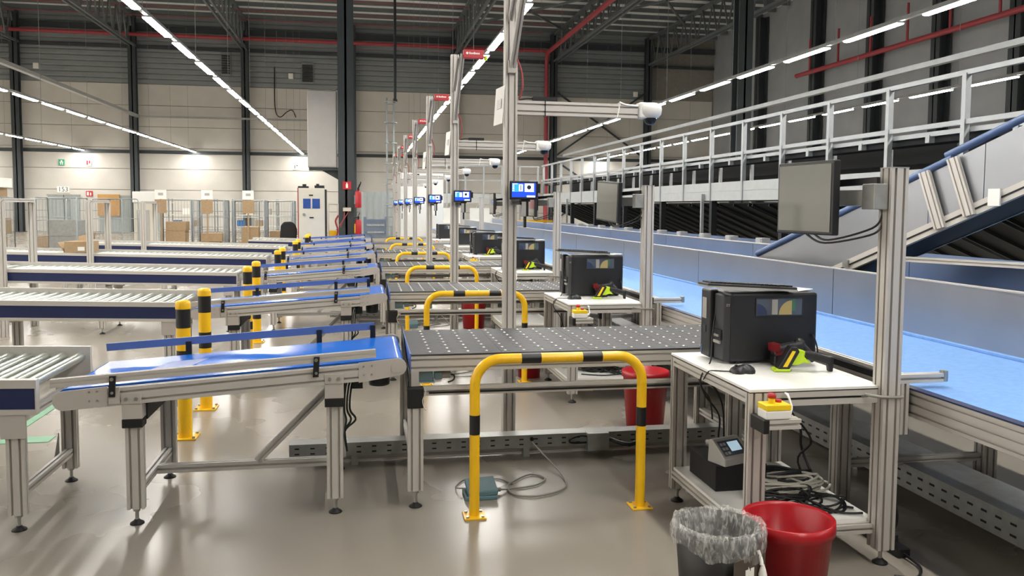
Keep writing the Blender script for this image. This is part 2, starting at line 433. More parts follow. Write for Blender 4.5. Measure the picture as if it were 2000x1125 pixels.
lamp_row(8.5, 4.5, -6, 46.5, 'row of strip lamps above the raised sorter')
lamp_row(14.4, 4.5, 4, 49.9, 'row of strip lamps behind the raised sorter railing')
# overhead conduit
o = thing('cable_conduit', 'grey cable trunking under the roof at left, turning along the wall', 'conduit', (-12.2, 40, 6.4))
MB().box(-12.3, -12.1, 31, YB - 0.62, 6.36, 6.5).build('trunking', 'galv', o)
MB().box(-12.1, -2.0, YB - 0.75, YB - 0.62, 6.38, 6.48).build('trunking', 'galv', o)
o = MB().tube([(-4.9, YB - 0.03, 9.5), (-4.9, YB - 0.1, 7.2), (-4.6, YB - 0.5, 6.6), (-4.2, YB - 0.5, 6.9), (-3.9, YB - 0.5, 7.0), (-3.7, YB - 0.5, 6.6)], 0.03, 6, 5).build('hanging_cable', 'cable_black'); recenter(o, (-4.6, YB - 0.5, 6.5)); tag(o, 'black cable looping down the far wall', 'cable')
# wall furniture
for (x0, x1, z0, z1, l) in ((-7.85, -7.3, 8.9, 10.2, 'dark louvred vent left of the grey wall box'), (-3.4, -2.7, 8.6, 9.8, 'dark louvred vent high behind the grey wall box')):
    v = thing('wall_vent', l, 'vent', ((x0 + x1) / 2, YB - 0.1, z0))
    b = MB(); b.box(x0, x1, YB - 0.1, YB, z0, z1); b.build('vent_frame', 'clad', v)
    sl = None
    for i in range(8):
        z = z0 + 0.1 + i * (z1 - z0 - 0.2) / 8
        if sl is None: sl = MB().bar((x0 + 0.05, YB - 0.14, z + 0.04), (x1 - 0.05, YB - 0.14, z + 0.04), 0.1, 0.02, (0, 1, 0.6)).build('slat', 'dark_steel', v); zz = z
        else: dup(sl, v, (0, 0, z - zz))
for (x, z, l) in ((-17.55, 9.1, 'small pale wall box high on the cladding at left'), (-4.0, 9.0, 'small pale wall box between the two vents'),(16.8,8.6,'small pale wall box above the cross bracing')):
    b = MB().box(x - 0.13, x + 0.13, YB - 0.12, YB, z - 0.15, z + 0.15).box(x - 0.09, x + 0.09, YB - 0.15, YB - 0.12, z - 0.1, z + 0.1).build('wall_box', 'paper'); recenter(b, (x, YB - 0.06, z - 0.15)); tag(b, l, 'wall box')
dr = struct(MB().box(-17.15, -15.5, YB - 0.06, YB, 0, 2.05).build('door_1', 'door_grey'), 'grey double door under the 153 sign', 'door')
MB().box(-16.34, -16.31, YB - 0.09, YB - 0.06, 0, 2.05).build('door_seam', 'column', dr)
MB().box(-17.2, -15.45, YB - 0.08, YB - 0.06, 2.0, 2.08).build('door_head', 'galv', dr)
dr2 = struct(MB().box(-14.5, -11.2, YB - 0.06, YB, 0, 2.05).build('door_2', 'door_grey'), 'wide grey door behind the roll cages', 'door')
MB().box(-14.55, -13.4, YB - 0.16, YB - 0.08, 0.9, 2.1).build('door_panel', 'orange', dr2, label='orange board')
def sign(name, x, z, wd, ht, base_m, label, txt=None, txt_m='dark_text', sz=0.3, mark=None):
    s = thing(name, label, 'sign', (x, YB - 0.03, z - ht / 2))
    MB().box(x - wd / 2, x + wd / 2, YB - 0.06, YB, z - ht / 2, z + ht / 2).build('sign_board', base_m, s)
    if txt: text(txt, 'lettering', sz, txt_m, s, (x, YB - 0.062, z), (math.pi / 2, 0, 0))
    if mark:
        mm, shp = mark; b = MB()
        for (a, c, d, e) in shp: b.box(x + a, x + c, YB - 0.07, YB - 0.06, z + d, z + e)
        b.build('pictogram', mm, s)
sign('number_sign', -16.35, 2.35, 0.62, 0.34, 'paper', 'white number sign above the grey door', '153', sz=0.36)
man = [(-0.03, 0.05, 0.02, 0.12), (-0.06, -0.02, -0.12, 0.0), (0.03, 0.07, -0.12, 0.0), (-0.1, 0.1, 0.0, 0.03)]
sign('exit_sign', -16.4, 3.85, 0.3, 0.34, 'sign_green', 'small green escape sign on the far wall', mark=('paper', man))
sign('hydrant_sign', -15.0, 3.85, 0.3, 0.34, 'paper', 'small white and red fire sign beside the green sign', mark=('red_dull', [(-0.1, -0.02, -0.12, 0.12), (0.02, 0.1, -0.04, 0.12)]))
sign('fire_sign', -15.0, 2.13, 0.34, 0.3, 'red_dull', 'small red fire sign right of the grey door', mark=('paper', [(-0.12, -0.03, -0.1, 0.1), (0.04, 0.1, -0.1, 0.06)]))
sign('fire_point_sign', -3.75, 3.8, 0.34, 0.34, 'paper', 'small white sign above the control cabinet', mark=('dark_text', [(-0.1, -0.05, -0.1, 0.1), (0.0, 0.1, 0.04, 0.1), (0.03, 0.06, -0.1, 0.04)]))
# green floor marking beyond the first roller conveyor
o = MB().box(-2.42, -2.3, 5.75, 6.9, 0.0, 0.004).box(-2.3, -2.02, 5.75, 5.9, 0, 0.004).build('floor_marking', 'green_mark'); recenter(o, (-2.2, 6.2, 0)); tag(o, 'pale green painted floor line under the conveyors', 'floor marking')

# ================================================================ RIGHT: main conveyor, sorter
YM0, YM1 = 0.6, 29.5
mc = thing('main_conveyor', 'wide pale blue belt conveyor along the packing tables', 'conveyor', (2.95, YM0, 0))
MB().box(2.44, 3.44, YM0, YM1, 0.735, 0.755).build('belt', 'belt_pale', mc)
MB().prof((2.42, YM0, 0.69), (2.42, YM1, 0.69), 0.04, 0.12).build('side_frame', 'alu', mc)
MB().box(2.40, 2.445, YM0, YM1, 0.751, 0.757).build('belt_edge_strip', 'navy', mc)
MB().prof((3.49, YM0, 0.69), (3.49, YM1, 0.69), 0.04, 0.12).build('side_frame', 'alu', mc)
p = MB().box(3.44, 3.46, YM0 + 0.004, YM0 + 2.496, 0.77, 1.11).build('side_wall', 'steel', mc)
e = MB().box(3.435, 3.475, YM0, YM0 + 2.5, 1.11, 1.118).build('wall_edge', 'alu_plate', p)
n = int((YM1 - YM0) / 2.5)
for i in range(1, n):
    q = dup(p, mc, (0, 2.5 * i, 0)); h = e.copy(); COL.objects.link(h); h.parent = q
MB().box(3.4, 3.44, YM0, YM1, 0.757, 0.77).build('sealing_strip', 'belt_pale', mc)
lg = None
for y in (1.2, 3.95, 6.9, 9.9, 12.9, 15.9, 18.9, 21.9, 24.9):
    if lg is None:
        lg = MB().prof((3.38, y, 0), (3.38, y, 0.63), 0.08, 0.08, (0, 1, 0)).build('leg', 'alu', mc); yy = y
        lg2 = MB().prof((2.5, y, 0), (2.5, y, 0.63), 0.08, 0.08, (0, 1, 0)).build('leg', 'alu', mc)
        bm0 = MB().prof((2.54, y, 0.2), (3.34, y, 0.2), 0.04, 0.04).build('cross_beam', 'alu', mc)
    else:
        dup(lg, mc, (0, y - yy, 0)); dup(lg2, mc, (0, y - yy, 0)); dup(bm0, mc, (0, y - yy, 0))
# belt underside return
MB().box(2.46, 3.42, YM0, YM1, 0.66, 0.67).build('belt_return', 'navy', mc)
# long cable tray on the floor
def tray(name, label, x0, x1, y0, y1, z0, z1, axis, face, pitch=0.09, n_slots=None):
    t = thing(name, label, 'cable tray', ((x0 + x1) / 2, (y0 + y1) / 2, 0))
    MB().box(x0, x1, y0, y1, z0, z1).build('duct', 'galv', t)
    b = MB(); L0, L1 = (x0, x1) if axis == 'x' else (y0, y1); k = int((L1 - L0) / pitch)
    for i in range(k):
        for zz in (z0 + (z1 - z0) * 0.28, z0 + (z1 - z0) * 0.68):
            c = L0 + pitch * (i + 0.5)
            if axis == 'x': b.box(c - 0.013, c + 0.013, face - 0.002, face + 0.001, zz - 0.004, zz + 0.004)
            else: b.box(face - 0.002, face + 0.001, c - 0.018, c + 0.018, zz - 0.005, zz + 0.005)
    b.build('slots', 'black_matte', t, kind='stuff')
    return t
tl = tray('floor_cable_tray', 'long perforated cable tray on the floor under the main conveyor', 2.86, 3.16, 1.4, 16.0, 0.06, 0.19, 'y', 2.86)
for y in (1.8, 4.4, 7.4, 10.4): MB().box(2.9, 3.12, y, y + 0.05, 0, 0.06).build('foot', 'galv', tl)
# rail along the near edge and stop arms at each packing table
SR = 3.1
def edge_rail(i):
    y = 3.30 + SR * i; o_ = ORD[i]
    t = thing('edge_rail', 'aluminium edge rail with end arm on the main conveyor beside the %s packing table' % o_, 'rail', (2.36, y, 0.55), 'edge rails along the main conveyor')
    MB().prof((2.37, y, 0.80), (2.37, y + 1.35, 0.80), 0.04, 0.04).build('long_rail', 'alu', t)
    MB().box(2.34, 2.352, y, y + 1.35, 0.77, 0.80).build('dark_strip', 'dark_navy', t)
    MB().prof((2.32, y - 0.02, 0.80), (2.56, y - 0.02, 0.80), 0.04, 0.04).build('end_arm', 'alu', t)
    MB().box(2.30, 2.32, y - 0.045, y + 0.005, 0.775, 0.825).build('end_cap', 'rubber', t)
    MB().prof((2.37, y, 0.55), (2.37, y, 0.78), 0.04, 0.08, (0, 1, 0)).build('support', 'alu', t)
    MB().cyl((2.575, y - 0.02, 0.782), (2.575, y - 0.02, 0.83), 0.018, 10).build('stop_roller', 'zinc', t)
    return t
er = edge_rail(0)
for i in range(1, 6): copy_tree(er, dy=SR * i, label='aluminium edge rail with end arm on the main conveyor beside the %s packing table' % ORD[i])
# second conveyor behind
YC = 30
c2 = thing('rear_conveyor', 'narrow steel walled conveyor behind the main belt', 'conveyor', (4.5, 6, 0))
MB().box(4.22, 4.78, 0.6, 30.6, 0.82, 0.84).build('belt', 'belt_pale', c2)
for x, zt in ((4.2, 0.99), (4.8, 1.12)):
    p = MB().box(x - 0.01, x + 0.01, 0.604, 3.596, 0.7, zt).build('side_wall', 'steel_blue', c2)
    e = MB().box(x - 0.02, x + 0.02, 0.6, 3.6, zt, zt + 0.012).build('wall_edge', 'alu_plate', p)
    for i in range(1, 10):
        q = dup(p, c2, (0, 3.0 * i, 0)); h = e.copy(); COL.objects.link(h); h.parent = q
l0 = MB().prof((4.26, 1.5, 0), (4.26, 1.5, 0.8), 0.08, 0.08, (0, 1, 0)).build('leg', 'alu', c2)
for i in range(1, 9): dup(l0, c2, (0, 3 * i, 0))
for i in range(0, 9): dup(l0, c2, (0.46, 3 * i, 0))
# third, far conveyor under the sorter
c3 = thing('lower_collector_conveyor', 'low blue collecting conveyor under the sorter', 'conveyor', (5.9, 6, 0))
MB().box(5.5, 6.4, 2, 28.5, 0.82, 0.86).build('belt', 'belt_pale', c3)
MB().prof((5.48, 2, 0.78), (5.48, 28.5, 0.78), 0.04, 0.12).build('side_frame', 'alu', c3)
MB().box(6.4, 6.42, 2, 28.5, 0.8, 1.05).build('side_wall', 'steel_blue', c3)
for y in (3, 6, 9, 12, 16, 20, 24): MB().box(5.55, 5.65, y, y + 0.1, 0, 0.8).build('leg', 'dark_steel', c3)
# ---- inclined infeed conveyor at the right
S0 = -0.05
A, Bp = Vector((3.58, 7.0, 0)), Vector((4.45, 4.95, 0)); dirv = (Bp - A); Lr = dirv.length; dh = dirv.normalized(); nn = Vector((dh.y, -dh.x, 0))
if nn.x < 0: nn = -nn
zb0, zt0, kb, kt = 0.765, 1.15, (1.70 - 1.05) / (0.92 * 1.0), 0
ic = thing('inclined_conveyor', 'steep grey sided conveyor rising out of the frame at right', 'conveyor', (4.2, 5.6, 0))
def ipt(s, z, off=0): p_ = A + dh * s + nn * off; return (p_.x, p_.y, z)
# slope from measured points: bottom edge z 1.05 at s=.82 to 1.70 at s=2.22 ; top edge 1.15 at s=0 to 2.13 at s=2.19
zbot = lambda s: 1.05 + (s - 0.82) * 0.464
ztop = lambda s: 1.15 + s * 0.447
def iquad(b, s0, s1, za, zb_, o0, o1):
    v = [ipt(s0, za(s0), o0), ipt(s1, za(s1), o0), ipt(s1, zb_(s1), o0), ipt(s0, zb_(s0), o0), ipt(s0, za(s0), o1), ipt(s1, za(s1), o1), ipt(s1, zb_(s1), o1), ipt(s0, zb_(s0), o1)]
    b.add(v, [(0, 1, 2, 3), (7, 6, 5, 4), (0, 4, 5, 1), (1, 5, 6, 2), (2, 6, 7, 3), (3, 7, 4, 0)]); return b
E1 = 4.2
cuts = [S0, 1.55, 1.95, 3.1, E1]
for s0, s1 in zip(cuts[:-1], cuts[1:]):
    iquad(MB(), s0 + 0.003, s1 - 0.003, lambda s: zbot(s) + 0.05, ztop, 0, 0.015).build('side_panel', 'steel', ic)
iquad(MB(), S0, E1, lambda s: zbot(s) - 0.04, lambda s: zbot(s) + 0.055, -0.02, 0.03).build('side_frame', 'alu', ic)
MB().bar(ipt(S0, zbot(S0) + 0.006, -0.022), ipt(E1, zbot(E1) + 0.006, -0.022), 0.006, 0.012).build('frame_slot', 'black_matte', ic)
b = MB(); b.tube([ipt(S0, ztop(S0) + 0.01, 0.0), ipt(1.72, ztop(1.72) + 0.01, 0.0)], 0.028, 10); b.build('edge_tube', 'tube_blue', ic)
b = MB(); b.tube([ipt(1.66, ztop(1.66) + 0.055, 0.02), ipt(E1, ztop(E1) + 0.055, 0.02)], 0.028, 10); b.build('edge_tube', 'tube_blue', ic)
for s_ in (1.53, 1.74):
    MB().prof(ipt(s_ + 0.14, zbot(s_ + 0.14) - 0.03, -0.04), ipt(s_, ztop(s_) + 0.0, -0.04), 0.08, 0.04, tuple(nn)).build('stiffener', 'alu', ic)
MB().obox(ipt(2.05, zbot(2.05) + 0.02, -0.05), dh * 0.04, nn * 0.01, (0, 0, 0.06)).build('sensor_bracket', 'plastic_white', ic)
MB().obox(ipt(0.9, zbot(0.9) + 0.02, -0.05), dh * 0.025, nn * 0.01, (0, 0, 0.03)).build('hinge_bracket', 'zinc', ic)
iquad(MB(), S0, E1, lambda s: zbot(s) - 0.03, lambda s: zbot(s) + 0.0, 0.03, 0.55).build('bed_plate', 'dark_navy', ic)
iquad(MB(), S0, E1, lambda s: zbot(s) + 0.02, lambda s: zbot(s) + 0.05, 0.03, 0.55).build('belt', 'belt_pale', ic)
iquad(MB(), S0, E1, lambda s: zbot(s) - 0.04, ztop, 0.55, 0.565).build('side_panel', 'steel', ic)
for s_, oo in ((1.3, 0.0), (3.4, 0.08), (3.4, 0.5)):
    a = ipt(s_, 0, oo); MB().prof(a, (a[0], a[1], zbot(s_) - 0.03), 0.08, 0.08, (0, 1, 0)).build('leg', 'alu', ic)
a, b_ = ipt(1.34, 1.17, 0.03), ipt(3.36, 1.17, 0.08); MB().prof(a, b_, 0.04, 0.04).build('cross_beam', 'alu', ic)
# ---- raised sorter
XS = 7.2; YS0, YS1 = 3.06, 33.0
so = thing('raised_sorter', 'raised sorter line with white railing and dark cells', 'sorter', (8, 18, 0))
MB().box(XS - 0.03, XS + 0.03, YS0, YS1, 3.18, 3.24).build('top_rail', 'mezz_post', so)
MB().box(XS - 0.03, XS + 0.03, YS0, YS1, 2.59, 2.65).build('middle_rail', 'mezz_post', so)
MB().box(XS + 0.05, XS + 0.1, YS0, YS1, 2.5, 2.56).build('carrier_rail', 'mezz_post', so)
n = int((YS1 - YS0) / 1.48)
p = MB().box(XS - 0.045, XS + 0.03, YS0 - 0.035, YS0 + 0.035, 1.72, 3.2).build('rail_post', 'mezz_post', so)
f_ = MB().box(XS - 0.02, XS + 0.0, YS0 + 0.01, YS0 + 1.47, 1.71, 2.08).box(XS - 0.028, XS - 0.02, YS0 + 0.01, YS0 + 1.47, 1.9, 1.91).build('fascia_panel', 'mezz_white', so)
d_ = MB().box(XS + 0.5, XS + 0.56, YS0 + 0.7, YS0 + 0.76, 2.0, 2.5).build('cell_post', 'mezz_post', so)
k_ = MB().box(XS + 0.04, XS + 0.12, YS0 + 0.7, YS0 + 0.78, 2.42, 2.52).build('bracket', 'mezz_post', so)
for i in range(1, n + 1):
    dup(p, so, (0, 1.48 * i, 0))
    if i < n:
        dup(f_, so, (0, 1.48 * i, 0)); dup(d_, so, (0, 1.48 * i, 0)); dup(k_, so, (0, 1.48 * i, 0))
MB().box(XS + 0.1, XS + 1.6, YS0, YS1, 1.72, 2.0).build('deck', 'sorter_dark', so)
MB().box(XS + 0.12, XS + 0.4, YS0, YS1, 2.42, 2.56).build('carrier_belt', 'sorter_dark', so)
MB().box(XS + 1.2, XS + 1.26, YS0, YS1, 2.0, 2.62).build('back_panel', 'sorter_dark', so)
lg = None
for i, y in enumerate([4.5 + 2.96 * k for k in range(10)]):
    if lg is None: lg = MB().box(XS + 0.0, XS + 0.12, y, y + 0.12, 0, 1.72).build('leg', 'dark_steel', so); lg3 = MB().box(XS - 0.1, XS - 0.04, y + 0.3, y + 0.36, 0, 1.85).build('leg', 'mezz_post', so); yy = y
    else:
        dup(lg, so, (0, y - yy, 0))
        if i % 2 == 0: dup(lg3, so, (0, y - yy, 0))
o = MB().box(8.3, 8.4, 3, 34, 3.68, 3.76).build('busbar_rail', 'mezz_post'); recenter(o, (8.35, 18, 3.68)); tag(o, 'thin grey rail hanging above the sorter railing', 'rail')
# discharge chutes falling away under the sorter
ch = thing('discharge_chute', 'x', 'chute', (8.4, YS0 + 0.7, 0.4), 'dark discharge chutes under the sorter')
def chute_pts(x): return 1.66 - 0.42 * (x - 7.35)
MB().obox((8.6, YS0 + 0.72, chute_pts(8.6)), Vector((1.25, 0, -0.525)), (0, 0.68, 0), (0.004, 0, 0.01)).build('slide', 'chute', ch)
for dy in (-0.66, 0.0, 0.66):
    MB().obox((8.6, YS0 + 0.72 + dy, chute_pts(8.6) - 0.03), Vector((1.25, 0, -0.525)), (0, 0.018, 0), (0.01, 0, 0.03)).build('rib', 'dark_steel', ch)
for i in range(1, 20): copy_tree(ch, dy=1.48 * i, label='dark sloping chute under the sorter, number %s in the row from the near end' % (['two', 'three', 'four', 'five', 'six', 'seven', 'eight', 'nine', 'ten', 'eleven', 'twelve', 'thirteen', 'fourteen', 'fifteen', 'sixteen', 'seventeen', 'eighteen', 'nineteen', 'twenty'][i - 1]))
ch['label'] = 'dark sloping chute under the sorter, nearest in the row'
# pale junction boxes on the floor side of the chutes
jb = thing('junction_box', 'pale junction box behind the rear conveyor, nearest of the row', 'junction box', (6.2, 10.8, 0.95), 'junction boxes')
MB().box(6.05, 6.2, 10.75, 10.95, 0.98, 1.10).build('box_body', 'plastic_grey', jb, bevel=0.01)
MB().box(6.04, 6.05, 10.77, 10.93, 0.99, 1.09).build('box_lid', 'plastic_grey', jb)
for i in range(1, 12): copy_tree(jb, dy=1.1 * i, label='pale junction box behind the rear conveyor, number %s from the near end' % ['two', 'three', 'four', 'five', 'six', 'seven', 'eight', 'nine', 'ten', 'eleven', 'twelve'][i - 1])

# ================================================================ STATIONS (front one in world space, then copied back along the hall)
SL, SP = 3.17, 3.27
NS = 6
# ---- levelling foot
def foot(mb_leg_parent, x, y, z1):
    f = MB().lathe([(0.0001, 0.022), (0.012, 0.022), (0.016, 0.016), (0.032, 0.006), (0.034, 0.0), (0.0001, 0.0)], (x, y, 0.0), 14).build('foot_pad', 'rubber', mb_leg_parent)
    MB().cyl((x, y, 0.02), (x, y, z1), 0.009, 8).cyl((x, y, z1 - 0.012), (x, y, z1), 0.017, 6).build('foot_spindle', 'zinc', mb_leg_parent)
# ---- inclined belt conveyor
XA, XB = -1.387, 0.158
zc = lambda x: 0.635 + (0.745 - 0.635) / (XB - XA) * (x - XA)
SLP = (0.745 - 0.635) / (XB - XA)
def belt_conveyor():
    t = thing('belt_conveyor', 'x', 'conveyor', (-0.6, 4.2, 0), 'inclined belt conveyors')
    y0, y1 = 4.17, 4.93
    for y in (y0, y1):
        MB().prof((-1.24, y, zc(-1.24) - 0.014), (0.0, y, zc(0.0) - 0.014), 0.04, 0.085).build('side_frame', 'alu', t)
    # belt loop
    r = 0.038; pts = []
    for k in range(9):
        a = math.pi / 2 + math.pi * k / 8; pts.append((XA + 0.0 + r * math.cos(a), zc(XA) + r * math.sin(a)))
    for k in range(9):
        a = -math.pi / 2 + math.pi * k / 8; pts.append((XB + 0.012 + r * math.cos(a), zc(XB) + r * math.sin(a)))
    b = MB(); n = len(pts); v = [(p[0], y0 + 0.03, p[1]) for p in pts] + [(p[0], y1 - 0.03, p[1]) for p in pts]
    b.add(v, [(i, (i + 1) % n, (i + 1) % n + n, i + n) for i in range(n)], True); b.add(v[:n], [tuple(range(n))]); b.add(v[n:], [tuple(range(n))])
    be = b.build('belt', 'belt_blue', t)
    MB().obox((-0.95, 4.62, zc(-0.95) + r + 0.0008), (0.10, 0, 0.10 * SLP), (0.05, 0.20, 0), (0, 0, 0.0006)).build('belt_splice', 'guide_blue', be)
    # end plates
    for y in (y0 - 0.024, y1 + 0.016):
        pr = []
        fz = 0.0 if y < 4.5 else -0.016
        for k in range(9):
            a = math.pi / 2 + math.pi * k / 8; pr.append((XA + 0.046 * math.cos(a), zc(XA) - 0.01 + fz + 0.046 * math.sin(a)))
        pr += [(-1.19, zc(-1.19) - 0.055), (-1.19, zc(-1.19) + 0.04 + fz * 2)]
        e = MB().prism(pr, 'y', y, y + 0.008).build('end_plate', 'alu_plate', t)
        bb = MB()
        for x in (-1.27, -1.235):
            for dz in (-0.022, 0.022): bb.cyl((x, y - 0.003, zc(x) + dz), (x, y + 0.004, zc(x) + dz), 0.005, 8)
        bb.build('screws', 'zinc', e, kind='stuff')
        pr = []
        for k in range(9):
            a = -math.pi / 2 + math.pi * k / 8; pr.append((XB + 0.016 + 0.044 * math.cos(a), zc(XB) + 0.044 * math.sin(a)))
        pr += [(-0.02, zc(-0.02) + 0.038), (-0.02, zc(-0.02) - 0.062)]
        e = MB().prism(pr, 'y', y, y + 0.008).build('end_plate', 'alu_plate', t)
        bb = MB(); bb.cyl((XB + 0.012, y - 0.004, zc(XB)), (XB + 0.012, y + 0.002, zc(XB)), 0.03, 18)
        bb.build('bearing_cover', 'alu_plate', e)
        bb = MB()
        for x in (0.005, 0.045):
            for dz in (-0.025, 0.018): bb.cyl((x, y - 0.003, zc(x) + dz), (x, y + 0.004, zc(x) + dz), 0.005, 8)
        bb.build('screws', 'zinc', e, kind='stuff')
    # tension block near the low end
    MB().box(-1.185, -1.135, y0 - 0.03, y0 - 0.02, zc(-1.16) - 0.045, zc(-1.16) + 0.035).build('tension_block', 'alu_plate', t)
    MB().bar((-1.44, y0 - 0.01, zc(-1.44) + 0.078), (0.065, y0 - 0.01, zc(0.065) + 0.078), 0.03, 0.012).build('guide_strip', 'alu_plate', t)
    MB().prof((-1.44, y0 - 0.012, zc(-1.44) + 0.078), (0.065, y0 - 0.012, zc(0.065) + 0.078), 0.03, 0.04).build('guide_rail', 'alu', t)
    MB().bar((-1.42, y1 + 0.03, zc(-1.42) + 0.112), (0.07, y1 + 0.03, zc(0.07) + 0.1), 0.012, 0.042).build('guide_plate', 'guide_blue', t)
    for x in (-1.165, -0.225):
        c = MB().obox((x, y0 - 0.034, zc(x) + 0.04), (0.014, 0, 0), (0, 0.005, 0), (0.003, 0, 0.05)).build('rail_clip', 'black', t)
        MB().cyl((x, y0 - 0.044, zc(x) + 0.075), (x, y0 - 0.038, zc(x) + 0.075), 0.009, 8).build('clip_bolt', 'zinc', c)
        MB().cyl((x, y0 - 0.044, zc(x) + 0.01), (x, y0 - 0.038, zc(x) + 0.01), 0.007, 8).build('clip_bolt', 'zinc', c)
    for x in (-0.98, -0.25, 0.06):
        MB().box(x - 0.015, x + 0.015, y1 + 0.015, y1 + 0.03, zc(x) + 0.02, zc(x) + 0.105).build('plate_clip', 'black', t)
    # legs with head bracket and black cap
    for x in (-1.085, -0.14):
        for y in (y0 + 0.03, y1 - 0.03):
            zt = zc(x) - 0.055
            l = MB().prof((x, y, 0.075), (x, y, zt - 0.10), 0.08, 0.04, (0, 1, 0)).build('leg', 'alu', t)
            MB().box(x - 0.046, x + 0.046, y - 0.05, y + 0.03, zt - 0.075, zt).box(x - 0.046, x + 0.046, y - 0.056, y - 0.05, zt - 0.0, zt + 0.05).build('leg_bracket', 'alu_plate', l, bevel=0.003)
            MB().box(x - 0.047, x + 0.047, y - 0.05, y + 0.03, zt - 0.118, zt - 0.075).build('leg_cap', 'rubber', l, bevel=0.004)
            bb = MB()
            for dx in (-0.022, 0.022): bb.cyl((x + dx, y - 0.062, zt + 0.025), (x + dx, y - 0.056, zt + 0.025), 0.009, 10)
            bb.build('leg_bolts', 'zinc', l, kind='stuff')
            foot(l, x, y, 0.075)
        MB().prof((x, y0 + 0.05, 0.16), (x, y1 - 0.05, 0.16), 0.04, 0.04).build('cross_beam', 'alu', t)
        MB().prof((x, y0 + 0.05, zc(x) - 0.11), (x, y1 - 0.05, zc(x) - 0.11), 0.04, 0.04).build('cross_beam', 'alu', t)
        MB().box(x + 0.045, x + 0.052, y0 + 0.06, y1 - 0.05, zc(x) - 0.15, zc(x) - 0.06).build('cross_plate', 'dark_navy', t)
    MB().prof((-1.065, 4.55, 0.16), (-0.16, 4.55, 0.16), 0.04, 0.045).build('lower_beam', 'alu', t)
    MB().prof((-0.56, 4.55, 0.18), (-0.16, 4.55, 0.58), 0.04, 0.04, (0, 1, 0)).build('diagonal_brace', 'alu', t)
    mo = MB().cyl((0.09, 4.62, 0.57), (0.09, 4.62, 0.68), 0.058, 20).lathe([(0.058, 0), (0.056, -0.012), (0.045, -0.016), (0.0001, -0.016)], (0.09, 4.62, 0.572), 20).build('motor', 'motor', t)
    MB().box(-0.06, 0.0, 4.52, 4.6, 0.56, 0.66).build('switch_box', 'cable_green', t)
    b = MB()
    for k, dx in enumerate((-0.09, -0.075, -0.06)):
        b.tube([(dx + 0.03, 4.55, 0.66), (dx, 4.5, 0.58), (dx - 0.01, 4.52, 0.45), (dx + 0.01 * k, 4.56, 0.38), (-0.1, 4.62, 0.3), (-0.09, 4.72, 0.16)], 0.006, 6, 5)
    b.build('motor_cables', 'cable_green', t)
    return t
bc = belt_conveyor(); bc['label'] = 'inclined blue belt conveyor of the front packing row'
for i in range(1, NS): copy_tree(bc, dy=SL * i, label='inclined blue belt conveyor of the %s packing row' % ORD[i])

# ---- roller conveyors
ends = [-3.3, -4.9, -6.6, -7.6, -5.3, -2.6, -2.5]
def roller_conveyor(i):
    dy = SL * i; y0, y1 = 4.17 + dy, 4.95 + dy; xr, xl = -1.505, ends[i]
    t = thing('roller_conveyor', 'roller conveyor with navy side panel of the %s packing row' % ORD[i], 'conveyor', ((xr + xl) / 2, 4.56 + dy, 0), 'roller conveyors')
    G = 0.025; zf = lambda x: 0.027 + G * (xr - x)
    def sb(xa, xb, ya, yb, za, zb): return MB().obox(((xa + xb) / 2, (ya + yb) / 2, (za + zb) / 2 + zf((xa + xb) / 2)), ((xb - xa) / 2, 0, -G * (xb - xa) / 2), (0, (yb - ya) / 2, 0), (0, 0, (zb - za) / 2))
    sb(xl, xr, y0 - 0.012, y0 + 0.03, 0.66, 0.70).build('top_rail', 'alu', t)
    sb(xl, xr - 0.004, y0 - 0.006, y0 + 0.02, 0.56, 0.66).build('side_panel', 'navy', t)
    sb(xl, xr, y0 - 0.012, y0 + 0.03, 0.535, 0.56).build('bottom_rail', 'alu', t)
    sb(xr - 0.006, xr, y0 - 0.012, y0 + 0.03, 0.56, 0.66).build('end_cap', 'alu', t)
    sb(xl, xr, y1, y1 + 0.03, 0.535, 0.725).build('far_rail', 'alu', t)
    ro = None; x = xr - 0.05; n = 0
    while x > xl + 0.03:
        if ro is None:
            ro = MB().cyl((x, y0 + 0.03, 0.668 + zf(x)), (x, y1, 0.668 + zf(x)), 0.026, 12).cyl((x, y1 - 0.012, 0.668 + zf(x)), (x, y1 - 0.002, 0.668 + zf(x)), 0.009, 6).build('roller', 'roller', t); x0 = x
        else: dup(ro, t, (x - x0, 0, G * (x0 - x)))
        x -= 0.09
    x = -1.612; k = 0; L = None
    while x > xl + 0.1:
        for y in (y0 + 0.03, y1 - 0.03):
            l = MB().prof((x, y, 0.075), (x, y, 0.50 + zf(x)), 0.08, 0.04, (0, 1, 0)).build('leg', 'alu', t)
            MB().box(x - 0.055, x + 0.055, y - 0.035, y - 0.022, 0.42 + zf(x), 0.54 + zf(x)).build('leg_plate', 'alu_plate', l)
            MB().box(x - 0.05, x + 0.05, y - 0.03, y + 0.03, 0.5 + zf(x), 0.535 + zf(x)).build('leg_head', 'alu_plate', l)
            foot(l, x, y, 0.075)
        MB().prof((x, y0 + 0.05, 0.17), (x, y1 - 0.05, 0.17), 0.04, 0.04).build('cross_beam', 'alu', t)
        MB().prof((x + 0.02, y0 + 0.05, 0.51 + zf(x)), (x + 0.02, y1 - 0.05, 0.51 + zf(x)), 0.04, 0.04).build('cross_beam', 'alu', t)
        if k == 0:
            MB().prism([(y1 - 0.05, 0.14), (y1 - 0.05, 0.28), (y1 - 0.13, 0.14)], 'x', x - 0.055, x - 0.05).build('corner_gusset', 'galv', t)
        k += 1; x -= 1.45
    return t
for i in range(NS): roller_conveyor(i)

